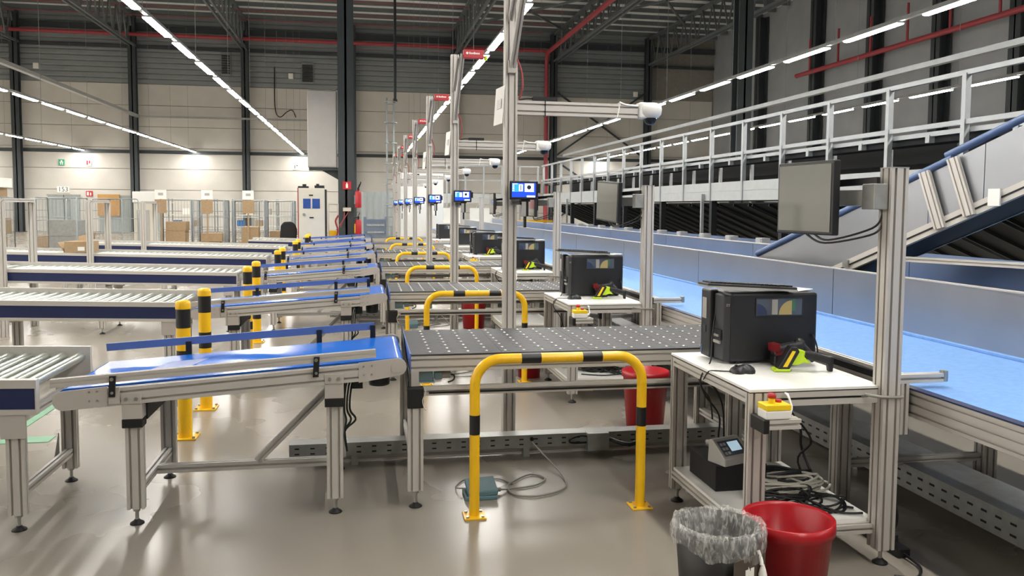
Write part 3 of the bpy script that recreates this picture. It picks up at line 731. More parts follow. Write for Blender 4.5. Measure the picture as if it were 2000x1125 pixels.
# ---- ball transfer table
def ball_table():
    t = thing('ball_transfer_table', 'x', 'conveyor table', (1.2, 4.7, 0), 'ball transfer tables')
    y0, y1, x0, x1, z = 4.235, 5.08, 0.245, 2.34, 0.79
    for a, b in ((x0, 0.72), (0.72, 1.2), (1.2, 1.68), (1.68, x1)):
        MB().box(a + 0.001, b - 0.001, y0, y1, z - 0.008, z).build('deck_plate', 'ball_plate', t)
    MB().box(x0 - 0.006, x0, y0, y1, z - 0.09, z + 0.004).build('end_strip', 'guide_blue', t)
    b = MB(); rg = MB(); nx = int((x1 - x0 - 0.14) / 0.1)
    for i in range(nx):
        for j in range(8):
            x, y = x0 + 0.1 + 0.1 * i, y0 + 0.055 + 0.103 * j
            b.sphere((x, y, z - 0.002), 0.0085, 8, 4, 0, 1)
            rg.cyl((x, y, z - 0.001), (x, y, z + 0.0012), 0.0125, 10)
            for s_ in (-1, 1): rg.box(x + s_ * 0.021 - 0.005, x + s_ * 0.021 + 0.005, y - 0.004, y + 0.004, z - 0.001, z + 0.0008)
    b.build('transfer_balls', 'ball', t, kind='stuff'); rg.build('ball_sockets', 'black', t, kind='stuff')
    MB().prof((x0, y0 + 0.02, z - 0.05), (x1, y0 + 0.02, z - 0.05), 0.04, 0.08).build('side_frame', 'alu', t)
    MB().prof((x0, y1 - 0.02, z - 0.05), (x1, y1 - 0.02, z - 0.05), 0.04, 0.08).build('side_frame', 'alu', t)
    for x in (x0 + 0.02, x1 - 0.02): MB().prof((x, y0 + 0.04, z - 0.05), (x, y1 - 0.04, z - 0.05), 0.04, 0.08).build('end_frame', 'alu', t)
    MB().prof((x0 + 0.06, y0 + 0.0, 0.6), (x1 - 0.06, y0 + 0.0, 0.6), 0.04, 0.045).build('cross_bar', 'alu', t)
    MB().bar((x0 + 0.09, y0 - 0.0215, 0.593), (x1 - 0.06, y0 - 0.0215, 0.593), 0.004, 0.01).build('bar_insert', 'black', t)
    MB().prof((x0 + 0.06, y1 - 0.03, 0.6), (x1 - 0.06, y1 - 0.03, 0.6), 0.04, 0.045).build('cross_bar', 'alu', t)
    for x in (0.265, 2.2):
        for y in (y0 - 0.02, y1 + 0.015):
            l = MB().prof((x, y, 0.085), (x, y, 0.52), 0.08, 0.04, (0, 1, 0)).build('leg', 'alu', t)
            foot(l, x, y, 0.085)
            if y < 4.5:
                MB().box(x - 0.042, x + 0.042, y - 0.03, y + 0.03, 0.52, 0.625).build('leg_sleeve', 'rubber', l, bevel=0.005)
                MB().box(x - 0.02, x + 0.02, y + 0.02, y + 0.05, 0.62, 0.7).build('leg_hanger', 'alu_plate', l)
            else: MB().box(x - 0.03, x + 0.03, y - 0.02, y + 0.02, 0.52, 0.7).build('leg_hanger', 'alu', l)
        MB().prof((x, y0, 0.22), (x, y1 - 0.01, 0.22), 0.04, 0.04).build('cross_beam', 'alu', t)
    MB().bar((x0 - 0.014, y0 - 0.01, 0.6), (x0 - 0.014, y1 - 0.1, 0.78), 0.006, 0.12, (0, 0, 1)).build('side_plate', 'dark_steel', t)
    v = MB().box(0.285, 0.36, y0 + 0.05, y0 + 0.1, 0.635, 0.69).box(0.27, 0.37, y0 + 0.03, y0 + 0.12, 0.632, 0.64).box(0.37, 0.41, y0 + 0.05, y0 + 0.1, 0.645, 0.685).build('valve_block', 'pneu', t, bevel=0.004)
    MB().cyl((0.41, y0 + 0.075, 0.667), (0.455, y0 + 0.075, 0.667), 0.019, 12).build('valve_filter', 'plastic_grey', v)
    MB().tube([(0.455, y0 + 0.075, 0.667), (0.475, y0 + 0.07, 0.66), (0.47, y0 + 0.06, 0.64), (0.44, y0 + 0.055, 0.63)], 0.004, 6, 5).build('air_hose', 'cable_black', v)
    MB().tube([(0.31, y0 - 0.05, 0.63), (0.315, y0 - 0.052, 0.6), (0.30, y0 - 0.054, 0.56), (0.31, y0 - 0.054, 0.52), (0.32, y0 - 0.052, 0.515)], 0.003, 6, 5).build('loose_wire', 'cable_white', t)
    MB().tube([(0.47, y0 + 0.5, 0.70), (0.62, y0 + 0.5, 0.665), (0.8, y0 + 0.45, 0.66), (0.95, y0 + 0.4, 0.70)], 0.003, 6, 6).build('loose_wire', 'cable_grey', t)
    return t
bt = ball_table(); bt['label'] = 'dark ball transfer table of the front packing row'
for i in range(1, NS): copy_tree(bt, dy=SL * i, label='dark ball transfer table of the %s packing row' % ORD[i], skip=('transfer_balls', 'ball_sockets') if i > 3 else ())

# ---- cable trays under the tables
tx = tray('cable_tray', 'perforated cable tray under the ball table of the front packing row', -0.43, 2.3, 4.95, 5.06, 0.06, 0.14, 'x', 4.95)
MB().prof((-0.3, 5.02, 0.03), (2.2, 5.02, 0.03), 0.04, 0.04).build('support_beam', 'alu', tx)
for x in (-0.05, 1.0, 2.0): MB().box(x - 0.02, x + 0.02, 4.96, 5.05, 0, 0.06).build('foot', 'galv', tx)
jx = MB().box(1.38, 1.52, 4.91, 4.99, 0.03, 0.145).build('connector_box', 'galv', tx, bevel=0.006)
MB().tube([(1.38, 4.94, 0.12), (1.33, 4.92, 0.13), (1.27, 4.92, 0.11), (1.28, 4.93, 0.085), (1.38, 4.94, 0.08)], 0.006, 6, 5).build('connector_cable', 'cable_black', jx)
MB().tube([(1.52, 4.94, 0.1), (1.62, 4.82, 0.09), (1.75, 4.94, 0.1)], 0.014, 8, 4).build('power_lead', 'cable_black', jx)
MB().cyl((1.03, 4.94, 0.115), (1.03, 4.952, 0.115), 0.012, 12).build('cable_gland', 'black', tx)
for i in range(1, NS): copy_tree(tx, dy=SL * i, label='perforated cable tray under the ball table of the %s packing row' % ORD[i])

# ---- yellow guard hoops
def guard_hoop():
    t = thing('guard_hoop', 'x', 'guard rail', (0.98, 4.025, 0), 'yellow guard hoops')
    xa, xb, y, zt, R, r = 0.547, 1.414, 4.025, 0.795, 0.13, 0.0255
    pts = [(xa, y, 0.0), (xa, y, zt - R)]
    for k in range(1, 8): a = math.pi - math.pi / 2 * k / 8; pts.append((xa + R + R * math.cos(a), y, zt - R + R * math.sin(a)))
    pts.append((xa + R, y, zt)); pts.append((xb - R, y, zt))
    for k in range(1, 8): a = math.pi / 2 - math.pi / 2 * k / 8; pts.append((xb - R + R * math.cos(a), y, zt - R + R * math.sin(a)))
    pts += [(xb, y, zt - R), (xb, y, 0.0)]
    MB().tube(pts, r, 18).build('hoop_tube', 'yellow', t)
    for a, b in (((0.78, y, zt), (0.88, y, zt)), ((1.095, y, zt), (1.197, y, zt)), ((xa, y, 0.42), (xa, y, 0.518)), ((xb, y, 0.43), (xb, y, 0.528))):
        MB().cyl(a, b, r + 0.0012, 18).build('black_band', 'black', t)
    for x in (xa, xb):
        pl = MB().box(x - 0.055, x + 0.055, y - 0.055, y + 0.055, 0, 0.009).build('base_plate', 'yellow', t, bevel=0.002)
        bb = MB()
        for dx in (-0.038, 0.038):
            for dy in (-0.038, 0.038): bb.cyl((x + dx, y + dy, 0.009), (x + dx, y + dy, 0.016), 0.008, 6)
        bb.build('plate_bolts', 'zinc', pl, kind='stuff')
    return t
gh = guard_hoop(); gh['label'] = 'yellow and black guard hoop at the front ball table'
for i in range(1, NS): copy_tree(gh, dy=3.12 * i, label='yellow and black guard hoop at the %s ball table' % ORD[i])

# ---- striped bollards
def bollard():
    t = thing('bollard', 'x', 'bollard', (-1.165, 5.73, 0), 'striped bollards')
    x, y, r = -1.165, 5.73, 0.045
    MB().cyl((x, y, 0), (x, y, 0.87), r, 20).build('post_tube', 'yellow', t)
    for a, b in ((0.74, 0.865), (0.47, 0.59), (0.27, 0.35)): MB().cyl((x, y, a), (x, y, b), r + 0.0012, 20).build('black_band', 'black', t)
    MB().lathe([(0.0486, 0), (0.0486, 0.035), (0.044, 0.05), (0.025, 0.058), (0.0001, 0.06)], (x, y, 0.865), 20).build('cap', 'yellow', t)
    p = MB().box(x - 0.08, x + 0.08, y - 0.08, y + 0.08, 0, 0.01).build('base_plate', 'yellow', t, bevel=0.002)
    bb = MB()
    for dx in (-0.062, 0.062):
        for dy in (-0.062, 0.062): bb.cyl((x + dx, y + dy, 0.01), (x + dx, y + dy, 0.022), 0.01, 6)
    bb.build('plate_bolts', 'zinc', p, kind='stuff')
    return t
bo = bollard(); bo['label'] = 'nearer bollard of the front striped pair'
for i in range(5):
    for j, w_ in enumerate(('nearer', 'farther')):
        if i == 0 and j == 0: continue
        copy_tree(bo, dx=-0.01 * j, dy=3.13 * i + 0.81 * j, label='%s bollard of the %s striped pair from the front' % (w_, 'front' if i == 0 else ORD[i]) if i else '%s bollard of the front striped pair' % w_)

# ---- tall camera posts
def camera_post():
    t = thing('camera_post', 'x', 'post', (0.938, 5.31, 0), 'tall camera posts')
    x, y = 0.945, 5.31
    MB().prof((x, y, 0.01), (x, y, 3.1), 0.08, 0.08, (0, 1, 0)).build('upright', 'alu', t)
    p = MB().box(x - 0.16, x + 0.13, y - 0.06, y + 0.1, 0, 0.012).box(x - 0.13, x - 0.05, y - 0.05, y + 0.03, 0.012, 0.045).box(x + 0.05, x + 0.1, y - 0.05, y + 0.03, 0.012, 0.045).build('base_plate', 'alu_plate', t, bevel=0.003)
    a = MB().prof((x + 0.04, y, 2.19), (1.82, y, 2.186), 0.04, 0.09, mod=0.045).build('camera_arm', 'alu', t)
    MB().box(1.09, 1.25, y - 0.02, y + 0.02, 2.238, 2.262).tube([(1.0, y, 2.24), (1.05, y, 2.25), (1.09, y, 2.25)], 0.006, 6, 3).build('power_adapter', 'rubber', a)
    MB().box(1.168, 1.174, y - 0.024, y + 0.024, 2.138, 2.24).build('cable_tie', 'rubber', a)
    MB().obox((1.665, y, 2.19), (0.004, 0, 0), (0, 0.024, 0), (0.01, 0, 0.05)).tube([(1.67, y - 0.02, 2.24), (1.72, y - 0.02, 2.225), (1.8, y - 0.02, 2.22)], 0.007, 6, 4).build('cable_tie', 'plastic_white', a)
    # suspension arm reaching towards the operator
    s = MB().prof((x - 0.0, y - 0.06, 2.44), (x + 0.03, y - 0.44, 3.03), 0.04, 0.04, (1, 0, 0)).build('sloping_arm', 'alu', t)
    MB().box(x - 0.025, x + 0.025, y - 0.075, y - 0.04, 2.4, 2.48).build('arm_joint', 'alu_plate', s)
    MB().prof((x - 0.01, y - 0.42, 3.0), (x - 0.01, y + 0.0, 2.72), 0.03, 0.03, (1, 0, 0)).build('sloping_strut', 'alu', t)
    MB().tube([(x + 0.03, y - 0.05, 2.5), (x + 0.06, y - 0.05, 2.42), (x + 0.07, y - 0.05, 2.32), (x + 0.05, y - 0.04, 2.24)], 0.006, 6, 5).build('signal_cable', 'pipe_red', t)
    return t
def balancer():
    x, y = 0.98, 4.87
    t = thing('tool_balancer', 'x', 'tool balancer', (x, y, 3.0), 'red tool balancers')
    MB().box(x, x + 0.2, y - 0.03, y + 0.03, 2.99, 3.075).build('housing', 'red_dull', t, bevel=0.006)
    b = MB().cyl((x + 0.035, y - 0.032, 3.04), (x + 0.035, y - 0.03, 3.04), 0.012, 12)
    for k in range(7): b.box(x + 0.055 + 0.015 * k, x + 0.066 + 0.015 * k, y - 0.032, y - 0.03, 3.03, 3.045 + 0.006 * (k in (0, 3)))
    b.build('maker_mark', 'print_white', t)
    MB().cyl((x + 0.22, y, 2.98), (x + 0.22, y, 3.02), 0.017, 10).build('rope_end', 'lime', t)
    return t
def dome_camera():
    x, y = 1.885, 5.31
    t = thing('dome_camera', 'x', 'camera', (x, y, 2.2), 'white dome cameras')
    h = MB().lathe([(0.0001, 0.06), (0.05, 0.058), (0.076, 0.046), (0.082, 0.02), (0.078, -0.015), (0.06, -0.036), (0.045, -0.04), (0.0001, -0.04)], (x, y, 2.185), 24).build('housing', 'plastic_white', t)
    MB().box(1.80, 1.86, y - 0.045, y + 0.045, 2.14, 2.245).build('mount', 'plastic_white', t, bevel=0.012)
    MB().sphere((x + 0.005, y, 2.142), 0.042, 18, 8, -1, 0.2).build('dome', 'dome_glass', t)
    return t
def tablet():
    t = thing('tablet', 'x', 'tablet', (1.02, 5.2, 1.6), 'operator tablets')
    x0, x1, z0, z1, y = 0.925, 1.11, 1.597, 1.717, 5.2
    MB().box(x0, x1, y, y + 0.014, z0, z1).build('frame', 'black', t, bevel=0.006)
    s = MB().box(x0 + 0.014, x1 - 0.016, y - 0.001, y + 0.001, z0 + 0.016, z1 - 0.014).build('screen', 'scr_blue', t)
    MB().box(0.941, 0.984, y - 0.002, y, 1.647, 1.701).build('screen_column', 'scr_cyan', s)
    b = MB().box(1.022, 1.082, y - 0.002, y, 1.647, 1.700).box(0.985, 1.01, y - 0.002, y, 1.65, 1.695).box(1.036, 1.09, y - 0.002, y, 1.613, 1.624)
    for k in range(4): b.box(0.943, 0.954, y - 0.0028, y - 0.002, 1.652 + 0.011 * k, 1.658 + 0.011 * k)
    b.box(0.943, 0.975, y - 0.0028, y - 0.002, 1.695, 1.699)
    b.build('screen_windows', 'scr_white', s)
    MB().cyl((1.05, y - 0.003, 1.676), (1.05, y - 0.002, 1.676), 0.014, 16).box(0.995, 1.0, y - 0.003, y - 0.002, 1.655, 1.69).build('screen_image', 'scr_black', s)
    MB().box(1.11, 1.125, y + 0.0, y + 0.02, 1.64, 1.70).build('side_mount', 'black', t)
    MB().prof((1.0, y + 0.01, 1.58), (0.96, 5.27, 1.58), 0.03, 0.03).box(1.0, 1.06, y + 0.01, y + 0.03, 1.585, 1.6).build('mounting_arm', 'black', t)
    g = MB().box(1.005, 1.035, y + 0.01, y + 0.05, 1.49, 1.585).build('scanner_holder', 'plastic_grey', t, bevel=0.004)
    MB().box(1.037, 1.05, y + 0.01, y + 0.05, 1.49, 1.59).box(1.022, 1.038, y + 0.015, y + 0.04, 1.42, 1.49).build('hanging_handle', 'black', g)
    return t
def paper():
    o = MB().obox((0.875, 5.33, 2.2), (0.012, -0.10, 0), (0.0006, 0, 0), (0.008, 0, 0.12)).build('info_sheet', 'paper'); recenter(o, (0.88, 5.33, 2.08))
    MB().obox((0.8735, 5.32, 2.21), (0.005, -0.05, 0), (0.0009, 0, 0), (0.002, 0, 0.03)).build('sheet_print', 'plastic_grey', o)
    return tag(o, 'x', 'paper sheet', 'sheets on camera posts')
items = ((camera_post(), 'tall slotted post with camera arm of the %s packing row'), (balancer(), 'red tool balancer hanging at the top of the %s tall post'),
         (dome_camera(), 'white dome camera on the arm of the %s tall post'), (tablet(), 'small blue screened tablet on the %s tall post'), (paper(), 'white paper sheet fixed to the side of the %s tall post'))
for o, l in items:
    o['label'] = l % 'front'
    for i in range(1, 7):
        if o['category'] == 'paper sheet' and i > 2: continue
        copy_tree(o, dy=SP * i, label=l % ORD[i])

# ---- packing tables
def packing_table():
    x0, x1, y0, y1, z = 1.6, 2.22, 3.2, 4.1, 0.79
    t = thing('packing_table', 'x', 'table', (1.9, 3.65, 0), 'white topped packing tables')
    MB().box(x0, x1 + 0.0, y0, y1, z - 0.012, z).build('table_top', 'white_top', t)
    MB().box(x0 - 0.001, x1, y0 - 0.001, y1, z - 0.015, z - 0.011).build('top_edging', 'black', t)
    MB().prof((x0 + 0.08, y0 + 0.02, z - 0.045), (x1, y0 + 0.02, z - 0.045), 0.04, 0.06, mod=0.06).build('top_frame', 'alu', t)
    MB().prof((x0 + 0.02, y0 + 0.04, z - 0.04), (x0 + 0.02, y1 - 0.04, z - 0.04), 0.04, 0.045).build('top_frame', 'alu', t)
    MB().prof((x0 + 0.08, y1 - 0.02, z - 0.04), (x1, y1 - 0.02, z - 0.04), 0.04, 0.045).build('top_frame', 'alu', t)
    MB().prof((x1 - 0.02, y0 + 0.04, z - 0.04), (x1 - 0.02, y1 - 0.04, z - 0.04), 0.04, 0.045).build('top_frame', 'alu', t)
    for (x, y) in ((x0 + 0.04, y0 + 0.02), (x0 + 0.04, y1 - 0.02), (x1 - 0.04, y1 - 0.02), (1.95, y1 - 0.02)):
        l = MB().prof((x, y, 0.07), (x, y, z - 0.016), 0.08, 0.04, (0, 1, 0)).build('leg', 'alu', t)
        foot(l, x, y, 0.07)
    MB().box(x0 + 0.01, x1, y0 + 0.04, y1 - 0.04, 0.175, 0.19).build('lower_shelf', 'white_top', t)
    MB().prof((x0 + 0.08, y0 + 0.02, 0.155), (x1, y0 + 0.02, 0.155), 0.04, 0.04).build('shelf_frame', 'alu', t)
    MB().prof((x0 + 0.02, y0 + 0.04, 0.152), (x0 + 0.02, y1 - 0.04, 0.152), 0.04, 0.04).build('shelf_frame', 'alu', t)
    MB().prof((x0 + 0.08, y1 - 0.02, 0.152), (x1, y1 - 0.02, 0.152), 0.04, 0.04).build('shelf_frame', 'alu', t)
    MB().box(x0 + 0.1, x1 - 0.1, y0 + 0.005, y0 + 0.012, z - 0.06, z - 0.045).build('cable_channel', 'black', t)
    return t
def monitor_post():
    x, y = 2.235, 3.2
    t = thing('monitor_post', 'x', 'post', (x, y, 0), 'monitor posts')
    l = MB().prof((x, y, 0.07), (x, y, 1.725), 0.08, 0.08, (0, 1, 0)).build('upright', 'alu', t); foot(l, x, y, 0.07)
    MB().box(x - 0.041, x + 0.041, y - 0.041, y + 0.041, 1.725, 1.73).build('end_cap', 'galv', t)
    MB().tube([(x - 0.11, y - 0.012, 0.757), (x - 0.06, y - 0.05, 0.752), (x + 0.03, y - 0.052, 0.748), (x + 0.055, y - 0.03, 0.745)], 0.007, 8, 5).build('cable_loop', 'cable_grey', t)
    MB().tube([(x + 0.055, y + 0.02, 0.72), (x + 0.06, y + 0.03, 0.4), (x + 0.075, y + 0.0, 0.2), (x + 0.06, y + 0.02, 0.11)], 0.006, 6, 6).build('power_cable', 'cable_black', t)
    return t
def printer():
    x0, x1, y0, y1, z0, z1 = 1.715, 2.215, 3.735, 4.0, 0.795, 1.14
    t = thing('label_printer', 'x', 'printer', (1.96, 3.86, 0.79), 'black label printers')
    MB().box(x0 + 0.045, x1, y0, y1, z0 + 0.01, z1).build('body', 'printer', t, bevel=0.012)
    MB().prism([(x0 + 0.046, y0 + 0.005), (x0 + 0.02, y0 + 0.03), (x0 + 0.02, y0 + 0.14), (x0 + 0.046, y0 + 0.14)], 'z', z0 + 0.01, z1 - 0.012).build('front_door', 'printer_grey', t, bevel=0.006)
    fp = MB().box(x0 + 0.0, x0 + 0.045, y0 + 0.145, y1 - 0.004, z0 + 0.005, z1 + 0.005).build('front_panel', 'printer', t, bevel=0.01)
    MB().box(x0 - 0.003, x0 + 0.004, y0 + 0.185, y1 - 0.03, z0 + 0.2, z1 - 0.04).build('display', 'plastic_grey', fp)
    MB().box(x0 - 0.003, x0 + 0.004, y0 + 0.19, y1 - 0.04, z0 + 0.13, z0 + 0.165).build('buttons', 'motor', fp)
    MB().box(x0 - 0.002, x0 + 0.003, y1 - 0.03, y1 - 0.012, z0 + 0.02, z0 + 0.06).build('light_mark', 'tube_blue', fp)
    MB().box(x0 + 0.012, x0 + 0.03, y0 + 0.045, y0 + 0.128, z0 + 0.11, z0 + 0.16).build('label_slot', 'black_matte', t)
    MB().box(x0 + 0.004, x0 + 0.026, y0 + 0.06, y0 + 0.12, z0 + 0.125, z0 + 0.135).box(x0 + 0.01, x0 + 0.026, y0 + 0.055, y0 + 0.125, z0 + 0.09, z0 + 0.105).build('label_tongue', 'plastic_grey', t)
    wi = MB().box(1.89, 2.13, y0 - 0.003, y0 + 0.003, 1.03, 1.112).build('window', 'window_dark', t)
    MB().box(1.885, 2.135, y0 - 0.005, y0 - 0.0005, 1.026, 1.031).box(1.885, 2.135, y0 - 0.005, y0 - 0.0005, 1.111, 1.116).box(1.885, 1.89, y0 - 0.005, y0 - 0.0005, 1.03, 1.112).box(2.13, 2.135, y0 - 0.005, y0 - 0.0005, 1.03, 1.112).build('window_frame', 'printer_grey', wi)
    b = MB(); pr = [(2.012 + 0.0, 1.033)] + [(2.075 - 0.068 * math.cos(a), 1.033 + 0.07 * math.sin(a)) for a in [math.pi / 2 * k / 8 for k in range(9)]] + [(2.075, 1.033)]
    b.prism(pr, 'y', y0 - 0.0042, y0 - 0.003).build('label_roll', 'cream_roll', wi)
    MB().box(2.076, 2.094, y0 - 0.0042, y0 - 0.003, 1.05, 1.11).build('roll_holder', 'green_part', wi)
    pr = [(1.893, 1.033), (1.945, 1.033)] + [(1.893 + 0.052 * math.cos(a), 1.033 + 0.055 * math.sin(a)) for a in [math.pi / 2 * k / 6 for k in range(1, 7)]]
    MB().prism(pr, 'y', y0 - 0.0042, y0 - 0.003).build('ribbon_roll', 'blue_part', wi)
    MB().box(1.97, 2.0, y0 - 0.004, y0 - 0.003, 1.034, 1.108).build('inner_wall', 'plastic_grey', wi)
    text('ZT', 'maker_mark', 0.016, 'plastic_grey', t, (x0 + 0.034, y0 + 0.014, z1 - 0.06), (math.pi / 2, 0, -math.pi / 4))
    MB().cyl((1.98, y0 - 0.006, z0 + 0.022), (1.98, y0, z0 + 0.022), 0.012, 12).build('latch_knob', 'printer_grey', t)
    b = MB()
    for xx in (1.79, 2.17):
        for yy in (y0 + 0.04, y1 - 0.04): b.cyl((xx, yy, 0.79), (xx, yy, 0.806), 0.015, 10)
    b.build('rubber_feet', 'rubber', t)
    MB().obox((2.16, 3.84, z1 + 0.006), (0.05, 0.02, 0.003), (-0.02, 0.05, 0), (0, 0, 0.0008)).build('loose_label', 'paper', t)
    MB().tube([(x0 + 0.03, y0 + 0.14, z0 + 0.26), (x0 - 0.005, y0 + 0.1, z0 + 0.12), (x0 - 0.03, y0 + 0.06, z0 + 0.005), (1.595, y0 - 0.05, 0.76), (1.6, y0 - 0.03, 0.7), (1.66, y0 - 0.0, 0.62), (1.72, y0 + 0.1, 0.5)], 0.004, 6, 6).build('power_cable', 'cable_black', t)
    return t
def keyboard():
    t = thing('keyboard', 'x', 'keyboard', (1.88, 3.83, 1.15), 'black keyboards')
    R = Matrix.Rotation(-0.07, 3, 'Z') @ Matrix.Rotation(0.05, 3, 'Y') @ Matrix.Rotation(-0.03, 3, 'X'); c = Vector((1.865, 3.79, 1.17))
    b = MB(); b.obox(c, R @ Vector((0.225, 0, 0)), R @ Vector((0, 0.075, 0)), R @ Vector((0, 0, 0.008))); b.build('case', 'printer_grey', t, bevel=0.003)
    b = MB(); b.obox(c - R @ Vector((0, 0.0, 0.008)), R @ Vector((0.227, 0, 0)), R @ Vector((0, 0.077, 0)), R @ Vector((0, 0, 0.004))); b.build('base', 'plastic_grey', t)
    k = MB()
    for r in range(5):
        for i in range(20):
            if r == 0 and 4 < i < 10: continue
            k.obox(c + R @ Vector((-0.2 + 0.021 * i, -0.05 + 0.025 * r, 0.011)), R @ Vector((0.008, 0, 0)), R @ Vector((0, 0.009, 0)), R @ Vector((0, 0, 0.004)))
        if r == 0: k.obox(c + R @ Vector((-0.053, -0.05, 0.011)), R @ Vector((0.05, 0, 0)), R @ Vector((0, 0.009, 0)), R @ Vector((0, 0, 0.004)))
    k.build('keys', 'black', t, kind='stuff')
    return t
def mouse():
    t = thing('mouse', 'x', 'mouse', (1.73, 3.55, 0.79), 'black computer mice')
    b = MB(); c = Vector((1.735, 3.55, 0.79)); pr = [(1, 0), (1.02, 0.25), (0.9, 0.6), (0.65, 0.88), (0.3, 1.0), (0.0001, 1.02)]
    def jit(i, j, an, r, z): return (r * (0.055 * abs(math.cos(an)) ** 1.3 + 0.032 * abs(math.sin(an)) ** 1.3 + 0.0), z * 0.036 * (1 + 0.12 * math.cos(an)))
    b.lathe(pr, c, 20, jit); b.build('shell', 'printer', t)
    MB().cyl((1.705, 3.549, 0.82), (1.705, 3.557, 0.82), 0.008, 10).build('wheel', 'rubber', t)
    MB().tube([(1.685, 3.55, 0.797), (1.65, 3.58, 0.794), (1.62, 3.6, 0.793), (1.598, 3.62, 0.785), (1.592, 3.66, 0.74)], 0.003, 6, 5).build('cable', 'cable_black', t)
    return t
def gun(c, body_m, trim_m, handle_dir, lean, name_, cat='scanner'):
    """hand scanner resting on its nose, grip pointing along handle_dir; outlines are (along, up) in metres"""
    c = Vector(c); h = Vector(handle_dir).normalized(); u = Vector((0, 0, 1)); sd = h.cross(u).normalized()
    t = thing(name_, 'x', cat, c)
    def plate(nm, mt, pts, w_, off=0.0, bev=0.004):
        n = len(pts); v = [c + h * a + u * d + sd * (off - w_) for a, d in pts] + [c + h * a + u * d + sd * (off + w_) for a, d in pts]
        return MB().add(v, [tuple(range(n))[::-1], tuple(range(n, 2 * n))] + [(i, (i + 1) % n, (i + 1) % n + n, i + n) for i in range(n)]).build(nm, mt, t, bevel=bev)
    plate('nose', trim_m, [(-0.05, 0), (0.022, 0), (0.03, 0.014), (-0.046, 0.014)], 0.033)
    plate('head', body_m, [(-0.034, 0.012), (0.02, 0.012), (0.066, 0.095), (0.052, 0.118), (0.026, 0.118)], 0.031)
    plate('side_label', 'yellow_light', [(-0.012, 0.024), (0.008, 0.024), (0.046, 0.098), (0.03, 0.1)], 0.001, 0.0325, 0)
    plate('body', trim_m, [(0.028, 0.03), (0.06, 0.105), (0.096, 0.096), (0.092, 0.07), (0.125, 0.036), (0.09, 0.042), (0.062, 0.03)], 0.02)
    plate('grip', 'black', [(0.085, 0.098), (0.15, 0.088), (0.222, 0.068), (0.222, 0.034), (0.15, 0.046), (0.1, 0.058)], 0.019, 0, 0.008)
    plate('grip_foot', 'black', [(0.2, 0.07), (0.232, 0.07), (0.228, 0.0), (0.21, 0.0)], 0.018)
    return t
def cradle():
    t = thing('cradle_scanner', 'x', 'scanner', (2.02, 3.68, 0.79), 'black and red scanners in cradles')
    MB().box(1.955, 2.06, 3.655, 3.715, 0.79, 0.85).build('cradle_base', 'black', t, bevel=0.012)
    MB().obox((2.02, 3.67, 0.878), (0.075, 0, 0.012), (0, 0.03, 0), (-0.004, 0, 0.022)).build('barrel', 'printer_grey', t, bevel=0.01)
    MB().obox((2.0, 3.637, 0.862), (0.05, 0, 0.008), (0, 0.003, 0), (-0.001, 0, 0.006)).obox((1.955, 3.67, 0.885), (0.016, 0, 0.002), (0, 0.031, 0), (-0.002, 0, 0.018)).build('red_trim', 'scan_red', t)
    g = MB().cyl((2.085, 3.67, 0.895), (2.16, 3.66, 0.82), 0.024, 12, 0.019).sphere((2.085, 3.67, 0.9), 0.027, 12, 6).build('grip', 'printer', t)
    MB().obox((2.142, 3.636, 0.85), (0.016, 0, -0.018), (0, 0.002, 0), (0.004, 0, 0.004)).build('grip_trim', 'scan_red', g)
    MB().tube([(2.165, 3.66, 0.815), (2.19, 3.68, 0.86), (2.185, 3.72, 0.93), (2.19, 3.78, 0.9)], 0.004, 6, 5).build('cable', 'cable_black', t)
    return t
def estop():
    t = thing('emergency_stop_box', 'x', 'emergency stop', (1.68, 3.12, 0.63), 'yellow emergency stop boxes')
    x0, x1, y0, y1 = 1.61, 1.72, 3.07, 3.15
    MB().box(x0, x1, y0, y1, 0.694, 0.73).build('box_base', 'plastic_white', t, bevel=0.005)
    MB().box(x0, x1, y0, y1, 0.73, 0.754).build('box_lid', 'yellow_light', t, bevel=0.003)
    b = MB().cyl((1.652, 3.11, 0.754), (1.652, 3.11, 0.776), 0.014, 14).build('button_collar', 'yellow_light', t)
    MB().lathe([(0.0001, 0.02), (0.014, 0.019), (0.018, 0.012), (0.018, 0.0), (0.0001, 0.0)], (1.652, 3.11, 0.776), 16).build('stop_button', 'red_dull', t)
    MB().cyl((1.69, 3.125, 0.754), (1.69, 3.125, 0.764), 0.013, 14).build('reset_button', 'red_dull', t)
    MB().prof((1.625, 3.11, 0.672), (1.765, 3.11, 0.672), 0.08, 0.04).build('bracket', 'alu', t)
    MB().box(1.6, 1.625, 3.07, 3.19, 0.635, 0.695).build('bracket_joint', 'black', t, bevel=0.004)
    MB().cyl((1.72, 3.11, 0.715), (1.738, 3.11, 0.715), 0.012, 10).tube([(1.738, 3.11, 0.715), (1.748, 3.12, 0.73), (1.748, 3.15, 0.77), (1.752, 3.185, 0.775), (1.77, 3.19, 0.768)], 0.0045, 6, 5).build('cable', 'plastic_white', t)
    return t
